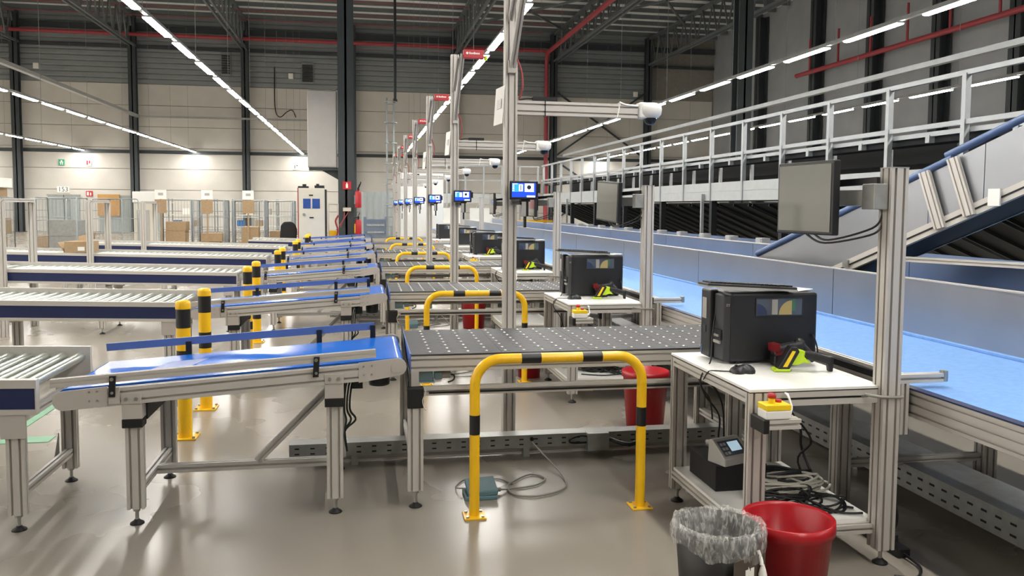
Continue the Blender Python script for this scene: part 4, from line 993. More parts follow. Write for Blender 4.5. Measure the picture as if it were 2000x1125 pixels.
def scale():
    t = thing('weighing_indicator', 'x', 'scale', (1.7, 3.8, 0.19), 'weighing indicators on black boxes')
    MB().box(1.665, 1.93, 3.66, 3.98, 0.19, 0.315).build('black_box', 'black_matte', t, bevel=0.004)
    o = Vector((1.76, 3.72, 0.315)); b = MB()
    pr = [(-0.08, 0.0), (0.07, 0.0), (0.07, 0.02), (0.03, 0.085), (-0.09, 0.015)]
    R = Matrix.Rotation(0.35, 3, 'Z')
    n = len(pr); v = [o + R @ Vector((a, -0.085, d)) for a, d in pr] + [o + R @ Vector((a, 0.085, d)) for a, d in pr]
    pr2 = [(-0.085, 0.0), (0.085, 0.0), (0.085, 0.02), (-0.085, 0.02)]
    # wedge facing the operator: front low, back high
    prof_ = [(-0.06, 0.0), (0.06, 0.0), (0.055, 0.11), (0.03, 0.115), (-0.06, 0.035)]
    v = [o + R @ Vector((-0.085, a, d)) for a, d in prof_] + [o + R @ Vector((0.085, a, d)) for a, d in prof_]
    b.add(v, [tuple(range(n))[::-1], tuple(range(n, 2 * n))] + [(i, (i + 1) % n, (i + 1) % n + n, i + n) for i in range(n)]).build('case', 'plastic_grey', t, bevel=0.006)
    ex = R @ Vector((1, 0, 0)); fy = (R @ Vector((0, 0.09, 0.08))).normalized(); nz = ex.cross(fy); c = o + R @ Vector((0, -0.015, 0.075)) + nz * 0.0015
    MB().obox(c, ex * 0.07, fy * 0.042, nz * 0.001).build('key_panel', 'window_dark', t)
    MB().obox(c + ex * 0.02 + fy * 0.005 + nz * 0.0015, ex * 0.034, fy * 0.026, nz * 0.001).build('display', 'lcd', t)
    b = MB()
    for i in range(2):
        for j in range(3): b.obox(c - ex * (0.055 - 0.02 * i) + fy * (-0.028 + 0.025 * j) + nz * 0.0015, ex * 0.007, fy * 0.007, nz * 0.001)
    b.build('keypad', 'plastic_grey', t)
    return t
def cable_coil():
    t = thing('cable_coil', 'x', 'cables', (2.0, 3.6, 0.19), 'cable coils on lower shelves')
    rnd = random.Random(5)
    for nm, mt, n, cx, cy, rx, ry, z0, r in (('grey_cable', 'cable_white', 9, 2.0, 3.62, 0.18, 0.075, 0.215, 0.006), ('black_cable', 'cable_black', 8, 1.93, 3.5, 0.15, 0.08, 0.2, 0.006), ('black_cable', 'cable_black', 4, 2.08, 3.42, 0.10, 0.10, 0.2, 0.005), ('brown_cable', 'motor', 5, 2.02, 3.72, 0.17, 0.06, 0.23, 0.007)):
        b = MB()
        for k in range(n):
            a0 = rnd.uniform(0, 6.28); ang = rnd.uniform(-0.35, 0.1); sx = rx * rnd.uniform(0.75, 1.1); sy = ry * rnd.uniform(0.6, 1.15); ox, oy = rnd.uniform(-0.025, 0.025), rnd.uniform(-0.025, 0.025); pts = []
            for i in range(25):
                a = a0 + i / 24 * 6.0; px, py = sx * math.cos(a), sy * math.sin(a)
                pts.append((cx + ox + px * math.cos(ang) - py * math.sin(ang), cy + oy + px * math.sin(ang) + py * math.cos(ang), z0 + 0.012 * math.sin(2 * a + k) + 0.006 * k * 0.8))
            b.tube(pts, r, 6)
        b.build(nm, mt, t)
    b = MB().tube([(1.75, 3.35, 0.198), (1.9, 3.28, 0.198), (2.05, 3.3, 0.198), (2.15, 3.36, 0.198), (2.19, 3.34, 0.198)], 0.005, 6, 6).tube([(2.0, 3.4, 0.2), (2.1, 3.29, 0.2), (2.19, 3.27, 0.2)], 0.005, 6, 6); b.build('black_cable', 'cable_black', t)
    return t
MON = []
def monitor(ang, i, tilt=0.0, label=''):
    y = 3.2 + SR * i; c = Vector((1.99, y + 0.30, 1.6)); R = Matrix.Rotation(ang, 3, 'Z') @ Matrix.Rotation(tilt, 3, 'Y')
    t = thing('monitor', label, 'monitor', (2.0, y + 0.2, 1.42), 'monitors on posts')
    ex, ey, ez = R @ Vector((1, 0, 0)), R @ Vector((0, 1, 0)), R @ Vector((0, 0, 1))
    MB().obox(c + ey * 0.018, ex * 0.205, ey * 0.018, ez * 0.165).build('housing', 'black', t, bevel=0.006)
    MB().obox(c - ey * 0.001, ex * 0.19, ey * 0.0015, ez * 0.15).build('screen', 'screen_gloss', t)
    MB().obox(c + ey * 0.045, ex * 0.1, ey * 0.02, ez * 0.09).build('back_cover', 'black', t, bevel=0.01)
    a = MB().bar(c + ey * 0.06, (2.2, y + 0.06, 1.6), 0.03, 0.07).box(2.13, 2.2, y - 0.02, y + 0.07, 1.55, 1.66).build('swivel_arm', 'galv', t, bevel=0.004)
    MB().bar(c + ey * 0.07 + ez * 0.06, (2.19, y + 0.04, 1.675), 0.03, 0.03).build('arm_damper', 'black', t)
    b = MB(); b.tube([c + ey * 0.02 - ez * 0.16 + ex * 0.05, c + ex * 0.16 - ez * 0.185 + ey * 0.02, Vector((2.16, y + 0.03, 1.47)), Vector((2.2, y + 0.02, 1.53))], 0.005, 6, 6)
    b.tube([c + ey * 0.02 - ez * 0.165 + ex * 0.0, c + ex * 0.12 - ez * 0.2 + ey * 0.03, Vector((2.15, y + 0.03, 1.44)), Vector((2.2, y + 0.02, 1.48))], 0.005, 6, 6); b.build('cables', 'cable_black', t)
    return t
monitor(-1.465, 0, label='black flat monitor on the front post, reflecting the hall wall')
monitor(-1.42, 1, 0.06, label='tilted black monitor on the second post, with streaky reflections')
monitor(-1.6, 2, label='black monitor on the third post beside the front tablet')
monitor(-1.57, 3, label='black monitor on the fourth post')
sets = [(packing_table(), 'white topped packing table of the %s packing row', 6), (monitor_post(), 'shorter slotted monitor post at the %s packing table', 6), (printer(), 'black label printer on the %s packing table', 6),
        (keyboard(), 'black keyboard lying on the %s label printer', 5), (mouse(), 'black mouse on the %s packing table', 3), (cradle(), 'black and red scanner in its cradle on the %s packing table', 4),
        (gun((1.945, 3.56, 0.791), 'black', 'lime', (1, -0.18, 0), 0.55, 'hand_scanner'), 'lime green and black hand scanner on the %s packing table', 4),
        (estop(), 'yellow emergency stop box with red button at the %s packing table', 6), (scale(), 'weighing display on a black box under the %s packing table', 2), (cable_coil(), 'tangled cable coil on the shelf of the %s packing table', 2)]
for o, l, n in sets:
    o['label'] = l % 'front'
    if 'scanner' in l: o['group'] = 'hand scanners'
    for i in range(1, n): copy_tree(o, dy=SR * i, label=l % ORD[i])
# loose cables under the front table
o = MB().tube([(2.05, 3.95, 0.76), (2.1, 3.9, 0.6), (2.2, 3.85, 0.45), (2.25, 3.9, 0.3), (2.3, 3.8, 0.1), (2.3, 3.75, 0.01)], 0.007, 6, 6).tube([(1.98, 3.95, 0.76), (2.12, 3.85, 0.55), (2.24, 3.8, 0.38), (2.2, 3.85, 0.25), (2.28, 3.7, 0.012)], 0.006, 6, 6).tube([(1.7, 4.0, 0.74), (1.74, 4.0, 0.6), (1.82, 3.98, 0.48), (1.83, 4.0, 0.36), (1.86, 4.04, 0.3)], 0.005, 6, 6).tube([(1.66, 4.0, 0.74), (1.8, 4.0, 0.62), (1.86, 4.02, 0.5), (1.88, 4.04, 0.3)], 0.005, 6, 6).build('loose_cables', 'cable_black'); recenter(o, (2.1, 3.9, 0)); tag(o, 'black cables hanging under the front packing table', 'cables')
o = thing('power_strip', 'black power strip on the floor behind the front monitor post', 'power strip', (2.42, 3.25, 0))
MB().box(2.34, 2.4, 3.22, 3.5, 0, 0.045).build('strip_body', 'black', o, bevel=0.006)
MB().box(2.345, 2.395, 3.3, 3.34, 0.045, 0.075).box(2.345, 2.395, 3.4, 3.44, 0.045, 0.075).build('plugs', 'black_matte', o, bevel=0.004)
MB().tube([(2.37, 3.22, 0.02), (2.36, 3.1, 0.012), (2.28, 3.02, 0.01), (2.2, 3.05, 0.01)], 0.006, 6, 5).build('lead', 'cable_black', o)

# ---- waste bins at the front table
bb = thing('black_waste_bin', 'black waste bin with a clear plastic bag folded over its rim', 'bin', (1.3, 2.82, 0))
cx, cy, zr = 1.30, 2.83, 0.375
MB().lathe([(0.0001, 0.012), (0.118, 0.012), (0.148, zr), (0.156, zr), (0.125, 0.0), (0.0001, 0.0)], (cx, cy, 0), 40).build('bucket', 'bin_black', bb)
rn = random.Random(11); ph = [rn.uniform(0, 6.28) for _ in range(12)]
def bagj(i, j, an, r, z):
    a = sum(math.sin((k + 2) * an + ph[k]) / (k + 2) for k in range(9)); hem = 0.016 * math.sin(2 * an + 1.1) + 0.012 * math.sin(5 * an + ph[3])
    w_ = [0.004, 0.006, 0.008, 0.006, 0.004, 0.006, 0.009, 0.008][min(j, 7)]
    fold = 0.0045 * abs(math.sin(23 * an + 0.7 * j + ph[1])) + 0.003 * abs(math.sin(41 * an - j + ph[2]))
    return r + w_ * a + 0.004 * math.sin(17 * an + j) * (j != 3) + fold * (j != 3), z + 0.5 * fold * (j in (3, 4)) + (hem * (j - 3) / 4 if j > 3 else 0.01 * a * (3 - j) / 3 * 0.5) + 0.003 * math.sin(13 * an + 2 * j)
MB().lathe([(0.10, -0.14), (0.115, -0.08), (0.13, -0.03), (0.143, 0.008), (0.158, 0.012), (0.166, -0.012), (0.166, -0.045), (0.16, -0.075)], (cx, cy, zr), 180, bagj).build('bin_bag', 'bag', bb)
MB().tube([(cx + 0.1, cy - 0.125, zr - 0.055), (cx + 0.105, cy - 0.142, zr - 0.085), (cx + 0.103, cy - 0.15, zr - 0.1)], 0.007, 8, 4).lathe([(0.004, 0.0), (0.010, -0.015), (0.016, -0.04), (0.013, -0.06), (0.004, -0.066)], (cx + 0.108, cy - 0.15, zr - 0.095), 10).build('bag_knot', 'paper', bb)
# printed card sleeve on the bin's side
def arc_panel(mb, r, z0, z1, a0, a1, th=0.002, n=8, tap=0.0):
    v = []
    for k in range(n + 1):
        a = a0 + (a1 - a0) * k / n
        for rr, z in ((r - tap, z0), (r, z1), (r + th, z1), (r + th - tap, z0)): v.append((cx + rr * math.cos(a), cy + rr * math.sin(a), z))
    f = []
    for k in range(n):
        o_ = 4 * k
        for q in range(4): f.append((o_ + q, o_ + (q + 1) % 4, o_ + 4 + (q + 1) % 4, o_ + 4 + q))
    f += [(0, 1, 2, 3), (4 * n + 3, 4 * n + 2, 4 * n + 1, 4 * n)]
    return mb.add(v, f)
card = MB().obox((cx + 0.055, cy - 0.155, 0.185), (0.075, 0.032, 0), (0.0006, -0.0014, 0), (0, 0, 0.125)).build('printed_card', 'bin_card', bb)
ra = math.atan2(0.032, 0.075); cn = Vector((0.032, -0.075, 0)).normalized(); cc = Vector((cx + 0.055, cy - 0.155, 0)) + cn * 0.0022; ca = Vector((0.075, 0.032, 0)).normalized()
lo = MB()
for a0_, w_, z_, h_ in ((-0.016, 0.008, 0.24, 0.028), (0.012, 0.009, 0.242, 0.028)): lo.obox(cc + ca * a0_ + Vector((0, 0, z_)), ca * w_, cn * 0.0006, (0, 0, h_))
lo.obox(cc + ca * -0.002 + Vector((0, 0, 0.252)), ca * 0.007 + Vector((0, 0, -0.012)), cn * 0.0006, Vector((0, 0, 0.014)))
lo.build('logo', 'print_white', card)
text('RESTITE RENEWABLE', 'lettering', 0.0125, 'print_white', card, cc + Vector((0, 0, 0.2)), (math.pi / 2, 0, ra))
text('ONLY URGENT', 'lettering', 0.0125, 'print_white', card, cc + Vector((0, 0, 0.183)), (math.pi / 2, 0, ra))
rb = thing('red_waste_bin', 'round red plastic waste bin in front of the packing table', 'bin', (1.63, 2.93, 0))
MB().lathe([(0.0001, 0.012), (0.13, 0.012), (0.161, 0.34), (0.168, 0.352), (0.176, 0.35), (0.177, 0.305), (0.166, 0.3), (0.137, 0.0), (0.0001, 0.0)], (1.635, 2.92, 0), 48).build('bucket', 'red', rb)
MB().tube([(1.80, 2.96, 0.3), (1.812, 2.955, 0.24), (1.806, 2.95, 0.16), (1.795, 2.95, 0.1)], 0.0025, 6, 5).build('handle_wire', 'zinc', rb)
# red bins at further tables (seen through the frames)
def small_bin(x, y, r, h, label):
    o = MB().lathe([(0.0001, 0.01), (r * 0.78, 0.01), (r * 0.96, h), (r * 1.05, h), (r * 1.06, h - 0.04), (r * 0.99, h - 0.045), (r * 0.82, 0), (0.0001, 0)], (x, y, 0), 32).build('red_waste_bin', 'red'); recenter(o, (x, y, 0)); return tag(o, label, 'bin', 'red waste bins')
small_bin(1.98, 5.56, 0.16, 0.40, 'red waste bin between the front ball table and the second packing table'); small_bin(1.5, 7.36, 0.12, 0.38, 'red waste bin beside the second guard hoop'); small_bin(1.4, 10.45, 0.16, 0.36, 'red waste bin before the third packing table')
# ---- foot pedal
def pedal():
    t = thing('foot_pedal', 'x', 'foot pedal', (0.62, 4.32, 0), 'foot pedals')
    MB().box(0.53, 0.70, 4.24, 4.40, 0, 0.022).build('base', 'teal', t, bevel=0.005)
    MB().obox((0.625, 4.33, 0.045), (0.08, 0, 0.004), (0, 0.085, 0.012), (0, 0, 0.014)).build('treadle', 'teal', t, bevel=0.006)
    MB().cyl((0.7, 4.33, 0.025), (0.73, 4.34, 0.02), 0.012, 10).tube([(0.73, 4.34, 0.02), (0.82, 4.38, 0.008), (0.95, 4.42, 0.008), (1.02, 4.52, 0.008), (0.95, 4.6, 0.008), (0.84, 4.5, 0.01), (0.78, 4.4, 0.012), (0.8, 4.28, 0.008), (0.9, 4.24, 0.008), (1.05, 4.3, 0.008), (1.12, 4.42, 0.008), (1.12, 4.6, 0.02), (1.06, 4.85, 0.07), (1.03, 4.94, 0.1)], 0.005, 6, 7).build('cable', 'cable_grey', t)
    MB().tube([(0.53, 4.36, 0.03), (0.5, 4.45, 0.01), (0.58, 4.58, 0.006), (0.75, 4.56, 0.006), (0.82, 4.46, 0.006)], 0.004, 6, 6).build('second_cable', 'cable_grey', t)
    return t
pd = pedal(); pd['label'] = 'grey green foot pedal with coiled cable under the front ball table'
for i in (1, 2): copy_tree(pd, dy=SL * i, label='grey green foot pedal with coiled cable under the %s ball table' % ORD[i])

# ================================================================ BACKGROUND THINGS
# portal frames over the roller conveyors
def portal(i, y):
    t = thing('portal_frame', 'slotted aluminium portal frame over the %s roller conveyor' % ORD[i], 'frame', (-4.1, y + 0.4, 0), 'portal frames')
    for yy in (y - 0.06, y + 0.86):
        MB().prof((-4.1, yy, 0), (-4.1, yy, 1.57), 0.09, 0.045, (0, 1, 0), mod=0.045).build('upright', 'alu', t)
    MB().prof((-4.1, y - 0.06, 1.59), (-4.1, y + 0.86, 1.59), 0.09, 0.045, mod=0.045).build('crossbar', 'alu', t)
for i in (2, 3, 4): portal(i, 4.17 + SL * i)
# ---- cardboard boxes
def carton(x, y, z, sx, sy, sz, label, rot=0.0, open_=False, tagged=False, group=None):
    t = thing('cardboard_box', label, 'box', (x, y, z), group)
    MB().box(x - sx / 2, x + sx / 2, y - sy / 2, y + sy / 2, z, z + sz).build('carton_body', 'card', t)
    MB().box(x - sx / 2 - 0.001, x + sx / 2 + 0.001, y - 0.025, y + 0.025, z + sz - 0.002, z + sz + 0.001).build('tape', 'orange', t)
    if open_:
        MB().obox((x - sx / 2 - 0.05, y, z + sz - 0.09), (0.05, 0, -0.08), (0, sy / 2, 0), (0.002, 0, 0.002)).build('flap', 'card', t)
        MB().obox((x + 0.02, y + sy / 2 - 0.02, z + sz + 0.05), (sx / 2 - 0.06, 0, 0.03), (0, 0.02, 0.05), (0, 0.002, -0.001)).build('flap', 'card', t)
    if tagged: MB().box(x + 0.0, x + 0.1, y - sy / 2 - 0.002, y - sy / 2, z + 0.03, z + 0.09).build('address_label', 'paper', t)
    t.rotation_euler.z = rot
    return t
carton(-4.35, 14.05, 0.795, 0.38, 0.4, 0.17, 'opened brown cardboard box on the fourth roller conveyor', 0.0, True, True)
# ---- roll cages
def roll_cage():
    t = thing('roll_cage', 'x', 'roll cage', (0, 0, 0), 'wire roll cages')
    w2, d2, h = 0.4, 0.36, 1.68
    MB().box(-w2, w2, -d2, d2, 0.17, 0.2).build('base_deck', 'cage', t)
    for x in (-w2 + 0.06, w2 - 0.06):
        for y in (-d2 + 0.06, d2 - 0.06):
            c = MB().cyl((x - 0.02, y, 0.06), (x + 0.02, y, 0.06), 0.06, 12).build('caster', 'rubber', t)
            MB().box(x - 0.03, x + 0.03, y - 0.03, y + 0.03, 0.1, 0.17).build('caster_fork', 'zinc', c)
    def side(p0, p1, nm):
        p0, p1 = Vector(p0), Vector(p1); b = MB(); r = 0.05; e = (p1 - p0).normalized()
        b.tube([p0 + Vector((0, 0, 0.2)), p0 + Vector((0, 0, h - r)), p0 + e * r * 0.3 + Vector((0, 0, h - r * 0.3)), p0 + e * r + Vector((0, 0, h)), p1 - e * r + Vector((0, 0, h)), p1 - e * r * 0.3 + Vector((0, 0, h - r * 0.3)), p1 + Vector((0, 0, h - r)), p1 + Vector((0, 0, 0.2))], 0.014, 8)
        for z in (0.5, 0.85, 1.2): b.cyl(p0 + Vector((0, 0, z)), p1 + Vector((0, 0, z)), 0.008, 6)
        o = b.build(nm, 'cage', t)
        v = MB(); L = (p1 - p0).length; n = int(L / 0.075)
        for k in range(1, n): q = p0 + e * (L * k / n); v.cyl(q + Vector((0, 0, 0.2)), q + Vector((0, 0, h)), 0.004, 4, caps=False)
        v.build('wire_mesh', 'cage', o, kind='stuff')
    side((-w2, -d2, 0), (-w2, d2, 0), 'side_frame'); side((w2, -d2, 0), (w2, d2, 0), 'side_frame'); side((-w2, d2, 0), (w2, d2, 0), 'back_frame')
    return t
rc = roll_cage()
cages = [(-6.32, 19.2, 0.0, 'grey roll cage standing left of the leftmost portal frames, nearest of all'), (-5.9, 21.6, 1.35, 'turned roll cage behind the middle portal frame'), (-5.05, 24.3, 0.1, 'roll cage right of the white machine box'),
         (-4.1, 24.1, -0.05, 'roll cage under the middle cardboard sign'), (-3.1, 24.2, 0.08, 'roll cage under the rightmost cardboard sign'), (-2.35, 25.2, 0.0, 'roll cage just left of the control cabinet'),
         (-8.0, 23.5, 0.2, 'roll cage far left in the second rank'), (-4.55, 27.0, 0.0, 'roll cage in the back rank, left one'), (-3.6, 27.2, 0.1, 'roll cage in the back rank, middle one'), (-2.6, 27.6, 0.0, 'roll cage in the back rank, right one'), (-7.95, 19.6, 0.0, 'roll cage with orange and brown cartons at the picture edge')]
for k, (x, y, a, l) in enumerate(cages):
    c = rc if k == 0 else copy_tree(rc)
    c.location = (x, y, 0); c.rotation_euler.z = a; c['label'] = l
rnd = random.Random(3)
loads = [(-6.32, 19.25, 1, 'grey'), (-5.05, 24.3, 3, ''), (-4.1, 24.1, 2, ''), (-3.1, 24.2, 2, ''), (-7.95, 19.65, 3, ''), (-2.35, 25.2, 2, ''), (-8.0, 23.5, 2, '')]
pl = ['lowest', 'second', 'third', 'top']
for k, (x, y, n, w_) in enumerate(loads):
    z = 0.201; where = ['nearest roll cage', 'roll cage by the white machine box', 'roll cage under the middle cardboard sign', 'roll cage under the rightmost cardboard sign', 'roll cage at the picture edge', 'roll cage left of the control cabinet', 'far left second rank roll cage'][k]
    for j in range(n):
        sz = rnd.uniform(0.22, 0.4); carton(x + rnd.uniform(-0.05, 0.05), y + rnd.uniform(-0.03, 0.03), z, rnd.uniform(0.42, 0.62), rnd.uniform(0.4, 0.56), sz, '%s brown carton in the %s' % (pl[j], where), group='cartons in roll cages'); z += sz + 0.003
for j, (dz, m_) in enumerate(((1.69, 'card'), (1.9, 'paper'))):
    o = MB().box(-8.3, -7.65 + 0.1 * j, 19.4, 19.9, dz, dz + 0.2).box(-8.31, -7.64 + 0.1 * j, 19.62, 19.68, dz + 0.199, dz + 0.202).build('packing_case', m_); recenter(o, (-7.95, 19.65, dz)); tag(o, '%s case lying on top of the roll cage at the picture edge' % ('brown' if j == 0 else 'white'), 'box')
# grey bag panel hanging in the nearest cage
o = MB().box(-6.68, -5.96, 19.45, 19.5, 0.3, 1.2).box(-6.68, -5.96, 19.44, 19.45, 0.55, 0.57).box(-6.68, -5.96, 19.44, 19.45, 0.85, 0.87).build('grey_board', 'galv'); recenter(o, (-6.3, 19.48, 0.3)); tag(o, 'grey ribbed board standing inside the nearest roll cage', 'board')
# cardboard signs with paper on top
def card_sign(x, y, label):
    t = thing('cardboard_sign', label, 'sign', (x, y, 0), 'cardboard row signs')
    MB().box(x - 0.15, x + 0.15, y - 0.01, y, 1.32, 1.69).build('card_back', 'card', t)
    MB().box(x - 0.15, x + 0.15, y - 0.014, y - 0.002, 1.7, 1.95).build('paper_sheet', 'paper', t)
    MB().box(x - 0.06, x + 0.07, y - 0.016, y - 0.014, 1.8, 1.87).build('printed_mark', 'plastic_grey', t)
    MB().box(x - 0.02, x + 0.02, y, y + 0.02, 0.0, 1.93).build('stake', 'card', t)
card_sign(-5.38, 23.9, 'cardboard sign with white sheet, leftmost of three over the cages'); card_sign(-4.14, 23.68, 'cardboard sign with white sheet, middle of three over the cages'); card_sign(-3.08, 23.78, 'cardboard sign with white sheet, rightmost of three over the cages')
# white machine box
t = thing('machine_cabinet', 'pale machine cabinet with white hood between the roll cages', 'cabinet', (-5.85, 24.2, 0))
MB().box(-6.1, -5.6, 24.0, 24.5, 0, 1.6).build('body', 'cabinet_cream', t, bevel=0.01)
MB().box(-6.12, -5.5, 23.95, 24.55, 1.6, 1.9).build('hood', 'cabinet_white', t, bevel=0.02)
MB().box(-6.02, -5.7, 23.985, 24.0, 0.5, 1.4).build('door', 'plastic_grey', t)
# low tables / shelves behind
for k, (x, y, l) in enumerate(((-5.6, 29.5, 'left'), (-3.6, 29.8, 'right'))):
    t = thing('shelf_rack', '%s of two pale shelf racks behind the roll cages' % l, 'shelf', (x, y, 0))
    for zz in (0.4, 0.8, 1.2, 1.6): MB().box(x - 0.75, x + 0.75, y - 0.3, y + 0.3, zz, zz + 0.03).build('shelf', 'cabinet_cream', t)
    for xx in (x - 0.73, x + 0.73):
        for yy in (y - 0.28, y + 0.28): MB().box(xx - 0.02, xx + 0.02, yy - 0.02, yy + 0.02, 0, 1.75).build('upright', 'cage', t)
    for j in range(4):
        b = MB().box(x - 0.6 + 0.3 * j, x - 0.38 + 0.3 * j, y - 0.25, y + 0.1, 0.831 + 0.4 * (j % 2), 1.03 + 0.4 * (j % 2)).box(x - 0.59 + 0.3 * j, x - 0.39 + 0.3 * j, y - 0.256, y - 0.25, 0.86 + 0.4 * (j % 2), 0.9 + 0.4 * (j % 2)).build('storage_tray', ['blue_crate', 'paper', 'card', 'plastic_grey'][j]); recenter(b, (x - 0.49 + 0.3 * j, y - 0.08, 0.831 + 0.4 * (j % 2)))
        tag(b, '%s storage tray on the %s shelf rack' % (['blue', 'white', 'brown', 'grey'][j], l), 'tray', 'trays on shelf racks')
# control cabinet
t = thing('control_cabinet', 'tall cream control cabinet with two blue windows and a red side', 'cabinet', (-1.2, 21.3, 0))
MB().box(-1.53, -0.9, 21.0, 21.6, 0, 1.98).build('body', 'cabinet_cream', t, bevel=0.008)
MB().box(-1.555, -1.53, 21.0, 21.6, 0, 1.99).build('red_side', 'pipe_red', t)
MB().box(-0.9, -0.87, 21.02, 21.6, 0, 1.95).build('dark_side', 'black', t)
d = MB().box(-1.5, -0.92, 20.985, 21.0, 0.05, 1.95).build('door', 'cabinet_cream', t)
for xa, xb in ((-1.42, -1.24), (-1.2, -1.02)): MB().box(xa, xb, 20.975, 20.985, 1.48, 1.72).build('window', 'win_blue', d)
MB().box(-1.28, -1.18, 20.97, 20.985, 1.79, 1.82).build('nameplate', 'black', d)
MB().box(-1.27, -1.17, 20.97, 20.985, 1.24, 1.27).build('nameplate', 'black', d)
MB().cyl((-1.4, 20.985, 1.33), (-1.4, 20.95, 1.33), 0.035, 12).build('handle', 'zinc', d)
o = MB().box(-1.55, -1.3, 21.1, 21.4, 1.985, 2.03).cyl((-1.4, 21.2, 2.03), (-1.4, 21.2, 2.08), 0.05, 10).build('cabinet_clutter', 'black'); recenter(o, (-1.42, 21.25, 1.985)); tag(o, 'black odds and ends on the left of the control cabinet top', 'equipment')
o = MB().box(-1.15, -0.92, 21.1, 21.35, 1.985, 2.05).cyl((-1.08, 21.2, 2.05), (-1.08, 21.2, 2.09), 0.04, 10).build('cabinet_clutter', 'black'); recenter(o, (-1.03, 21.2, 1.985)); tag(o, 'black device on the right of the control cabinet top', 'equipment')
# black chair
t = thing('office_chair', 'black upholstered office chair left of the control cabinet', 'chair', (-1.8, 21.6, 0))
MB().prism([(-2.03, 0.62), (-1.62, 0.62), (-1.6, 0.95), (-1.66, 1.1), (-1.75, 1.15), (-1.92, 1.14), (-2.0, 1.05)], 'y', 21.35, 21.45).build('backrest', 'black_matte', t, bevel=0.03)
MB().box(-2.03, -1.57, 21.42, 21.9, 0.48, 0.56).build('seat', 'black_matte', t, bevel=0.02)
MB().cyl((-1.8, 21.66, 0.1), (-1.8, 21.66, 0.48), 0.03, 12).build('gas_lift', 'zinc', t)
for k in range(5):
    a = k * 2 * math.pi / 5; e = (-1.8 + 0.28 * math.cos(a), 21.66 + 0.28 * math.sin(a))
    l = MB().bar((-1.8, 21.66, 0.1), (e[0], e[1], 0.07), 0.05, 0.03).build('base_arm', 'black', t); MB().cyl((e[0], e[1] - 0.02, 0.03), (e[0], e[1] + 0.02, 0.03), 0.03, 10).build('castor', 'rubber', l)
# grey unit on the tall column
t = thing('wall_cabinet', 'large grey box unit mounted high on the dark column', 'cabinet', (-1.06, 24.1, 2.55))
MB().box(-1.48, -0.68, 23.85, 24.35, 2.62, 4.74).build('body', 'plastic_grey', t, bevel=0.015)
MB().box(-1.46, -0.70, 23.835, 23.85, 2.65, 4.71).build('front_cover', 'plastic_grey', t)
MB().tube([(-1.45, 24, 4.74), (-1.2, 24, 4.78), (-0.9, 24, 4.75), (-0.7, 24, 4.8)], 0.025, 6, 4).build('top_cable', 'cable_grey', t)
k = MB().box(-1.45, -0.64, 23.9, 24.3, 2.54, 2.62).prism([(-1.1, 2.54), (-0.64, 2.54), (-0.64, 2.28)], 'y', 24.05, 24.15).build('bracket', 'column', t)
# extinguishers and their sign
def extinguisher(z, label, yellow=False):
    t = thing('fire_extinguisher', label, 'fire extinguisher', (-0.1, 23.66, z), 'fire extinguishers')
    MB().lathe([(0.0001, 0), (0.085, 0), (0.09, 0.02), (0.09, 0.4), (0.075, 0.45), (0.03, 0.48), (0.0001, 0.48)], (-0.1, 23.66, z), 16).build('cylinder', 'red_dull', t)
    MB().box(-0.13, -0.07, 23.63, 23.69, z + 0.48, z + 0.56).bar((-0.1, 23.66, z + 0.56), (-0.06, 23.66, z + 0.66), 0.03, 0.02).build('valve', 'black', t)
    MB().tube([(-0.1, 23.66, z + 0.52), (-0.04, 23.62, z + 0.66), (-0.03, 23.6, z + 0.72)] if not yellow else [(-0.13, 23.66, z + 0.52), (-0.22, 23.6, z + 0.5), (-0.22, 23.58, z + 0.3)], 0.015, 6, 4).build('hose', 'black', t)
    MB().box(-0.21, -0.16, 23.62, 23.72, z + 0.1, z + 0.35).build('wall_bracket', 'yellow' if yellow else 'zinc', t)
extinguisher(1.5, 'red fire extinguisher hanging higher on the dark column'); extinguisher(0.7, 'lower red fire extinguisher with yellow bracket at the dark column', True)
t = thing('extinguisher_sign', 'red extinguisher sign on the tall dark column', 'sign', (-0.41, 23.77, 2.0))
MB().box(-0.53, -0.29, 23.75, 23.78, 2.01, 2.23).build('sign_board', 'red_dull', t); MB().box(-0.44, -0.38, 23.745, 23.75, 2.05, 2.16).box(-0.425, -0.395, 23.745, 23.75, 2.16, 2.2).build('pictogram', 'print_white', t)
t = thing('wire_junction_box', 'small cream junction box with coloured wires on the dark column', 'junction box', (-0.45, 23.7, 1.25))
MB().box(-0.52, -0.3, 23.68, 23.78, 1.4, 1.5).build('box', 'cabinet_cream', t)
MB().tube([(-0.48, 23.7, 1.4), (-0.5, 23.68, 1.2), (-0.6, 23.65, 0.95)], 0.012, 6, 4).tube([(-0.36, 23.7, 1.4), (-0.45, 23.68, 1.25), (-0.62, 23.65, 1.0)], 0.012, 6, 4).build('wires', 'pipe_red', t)
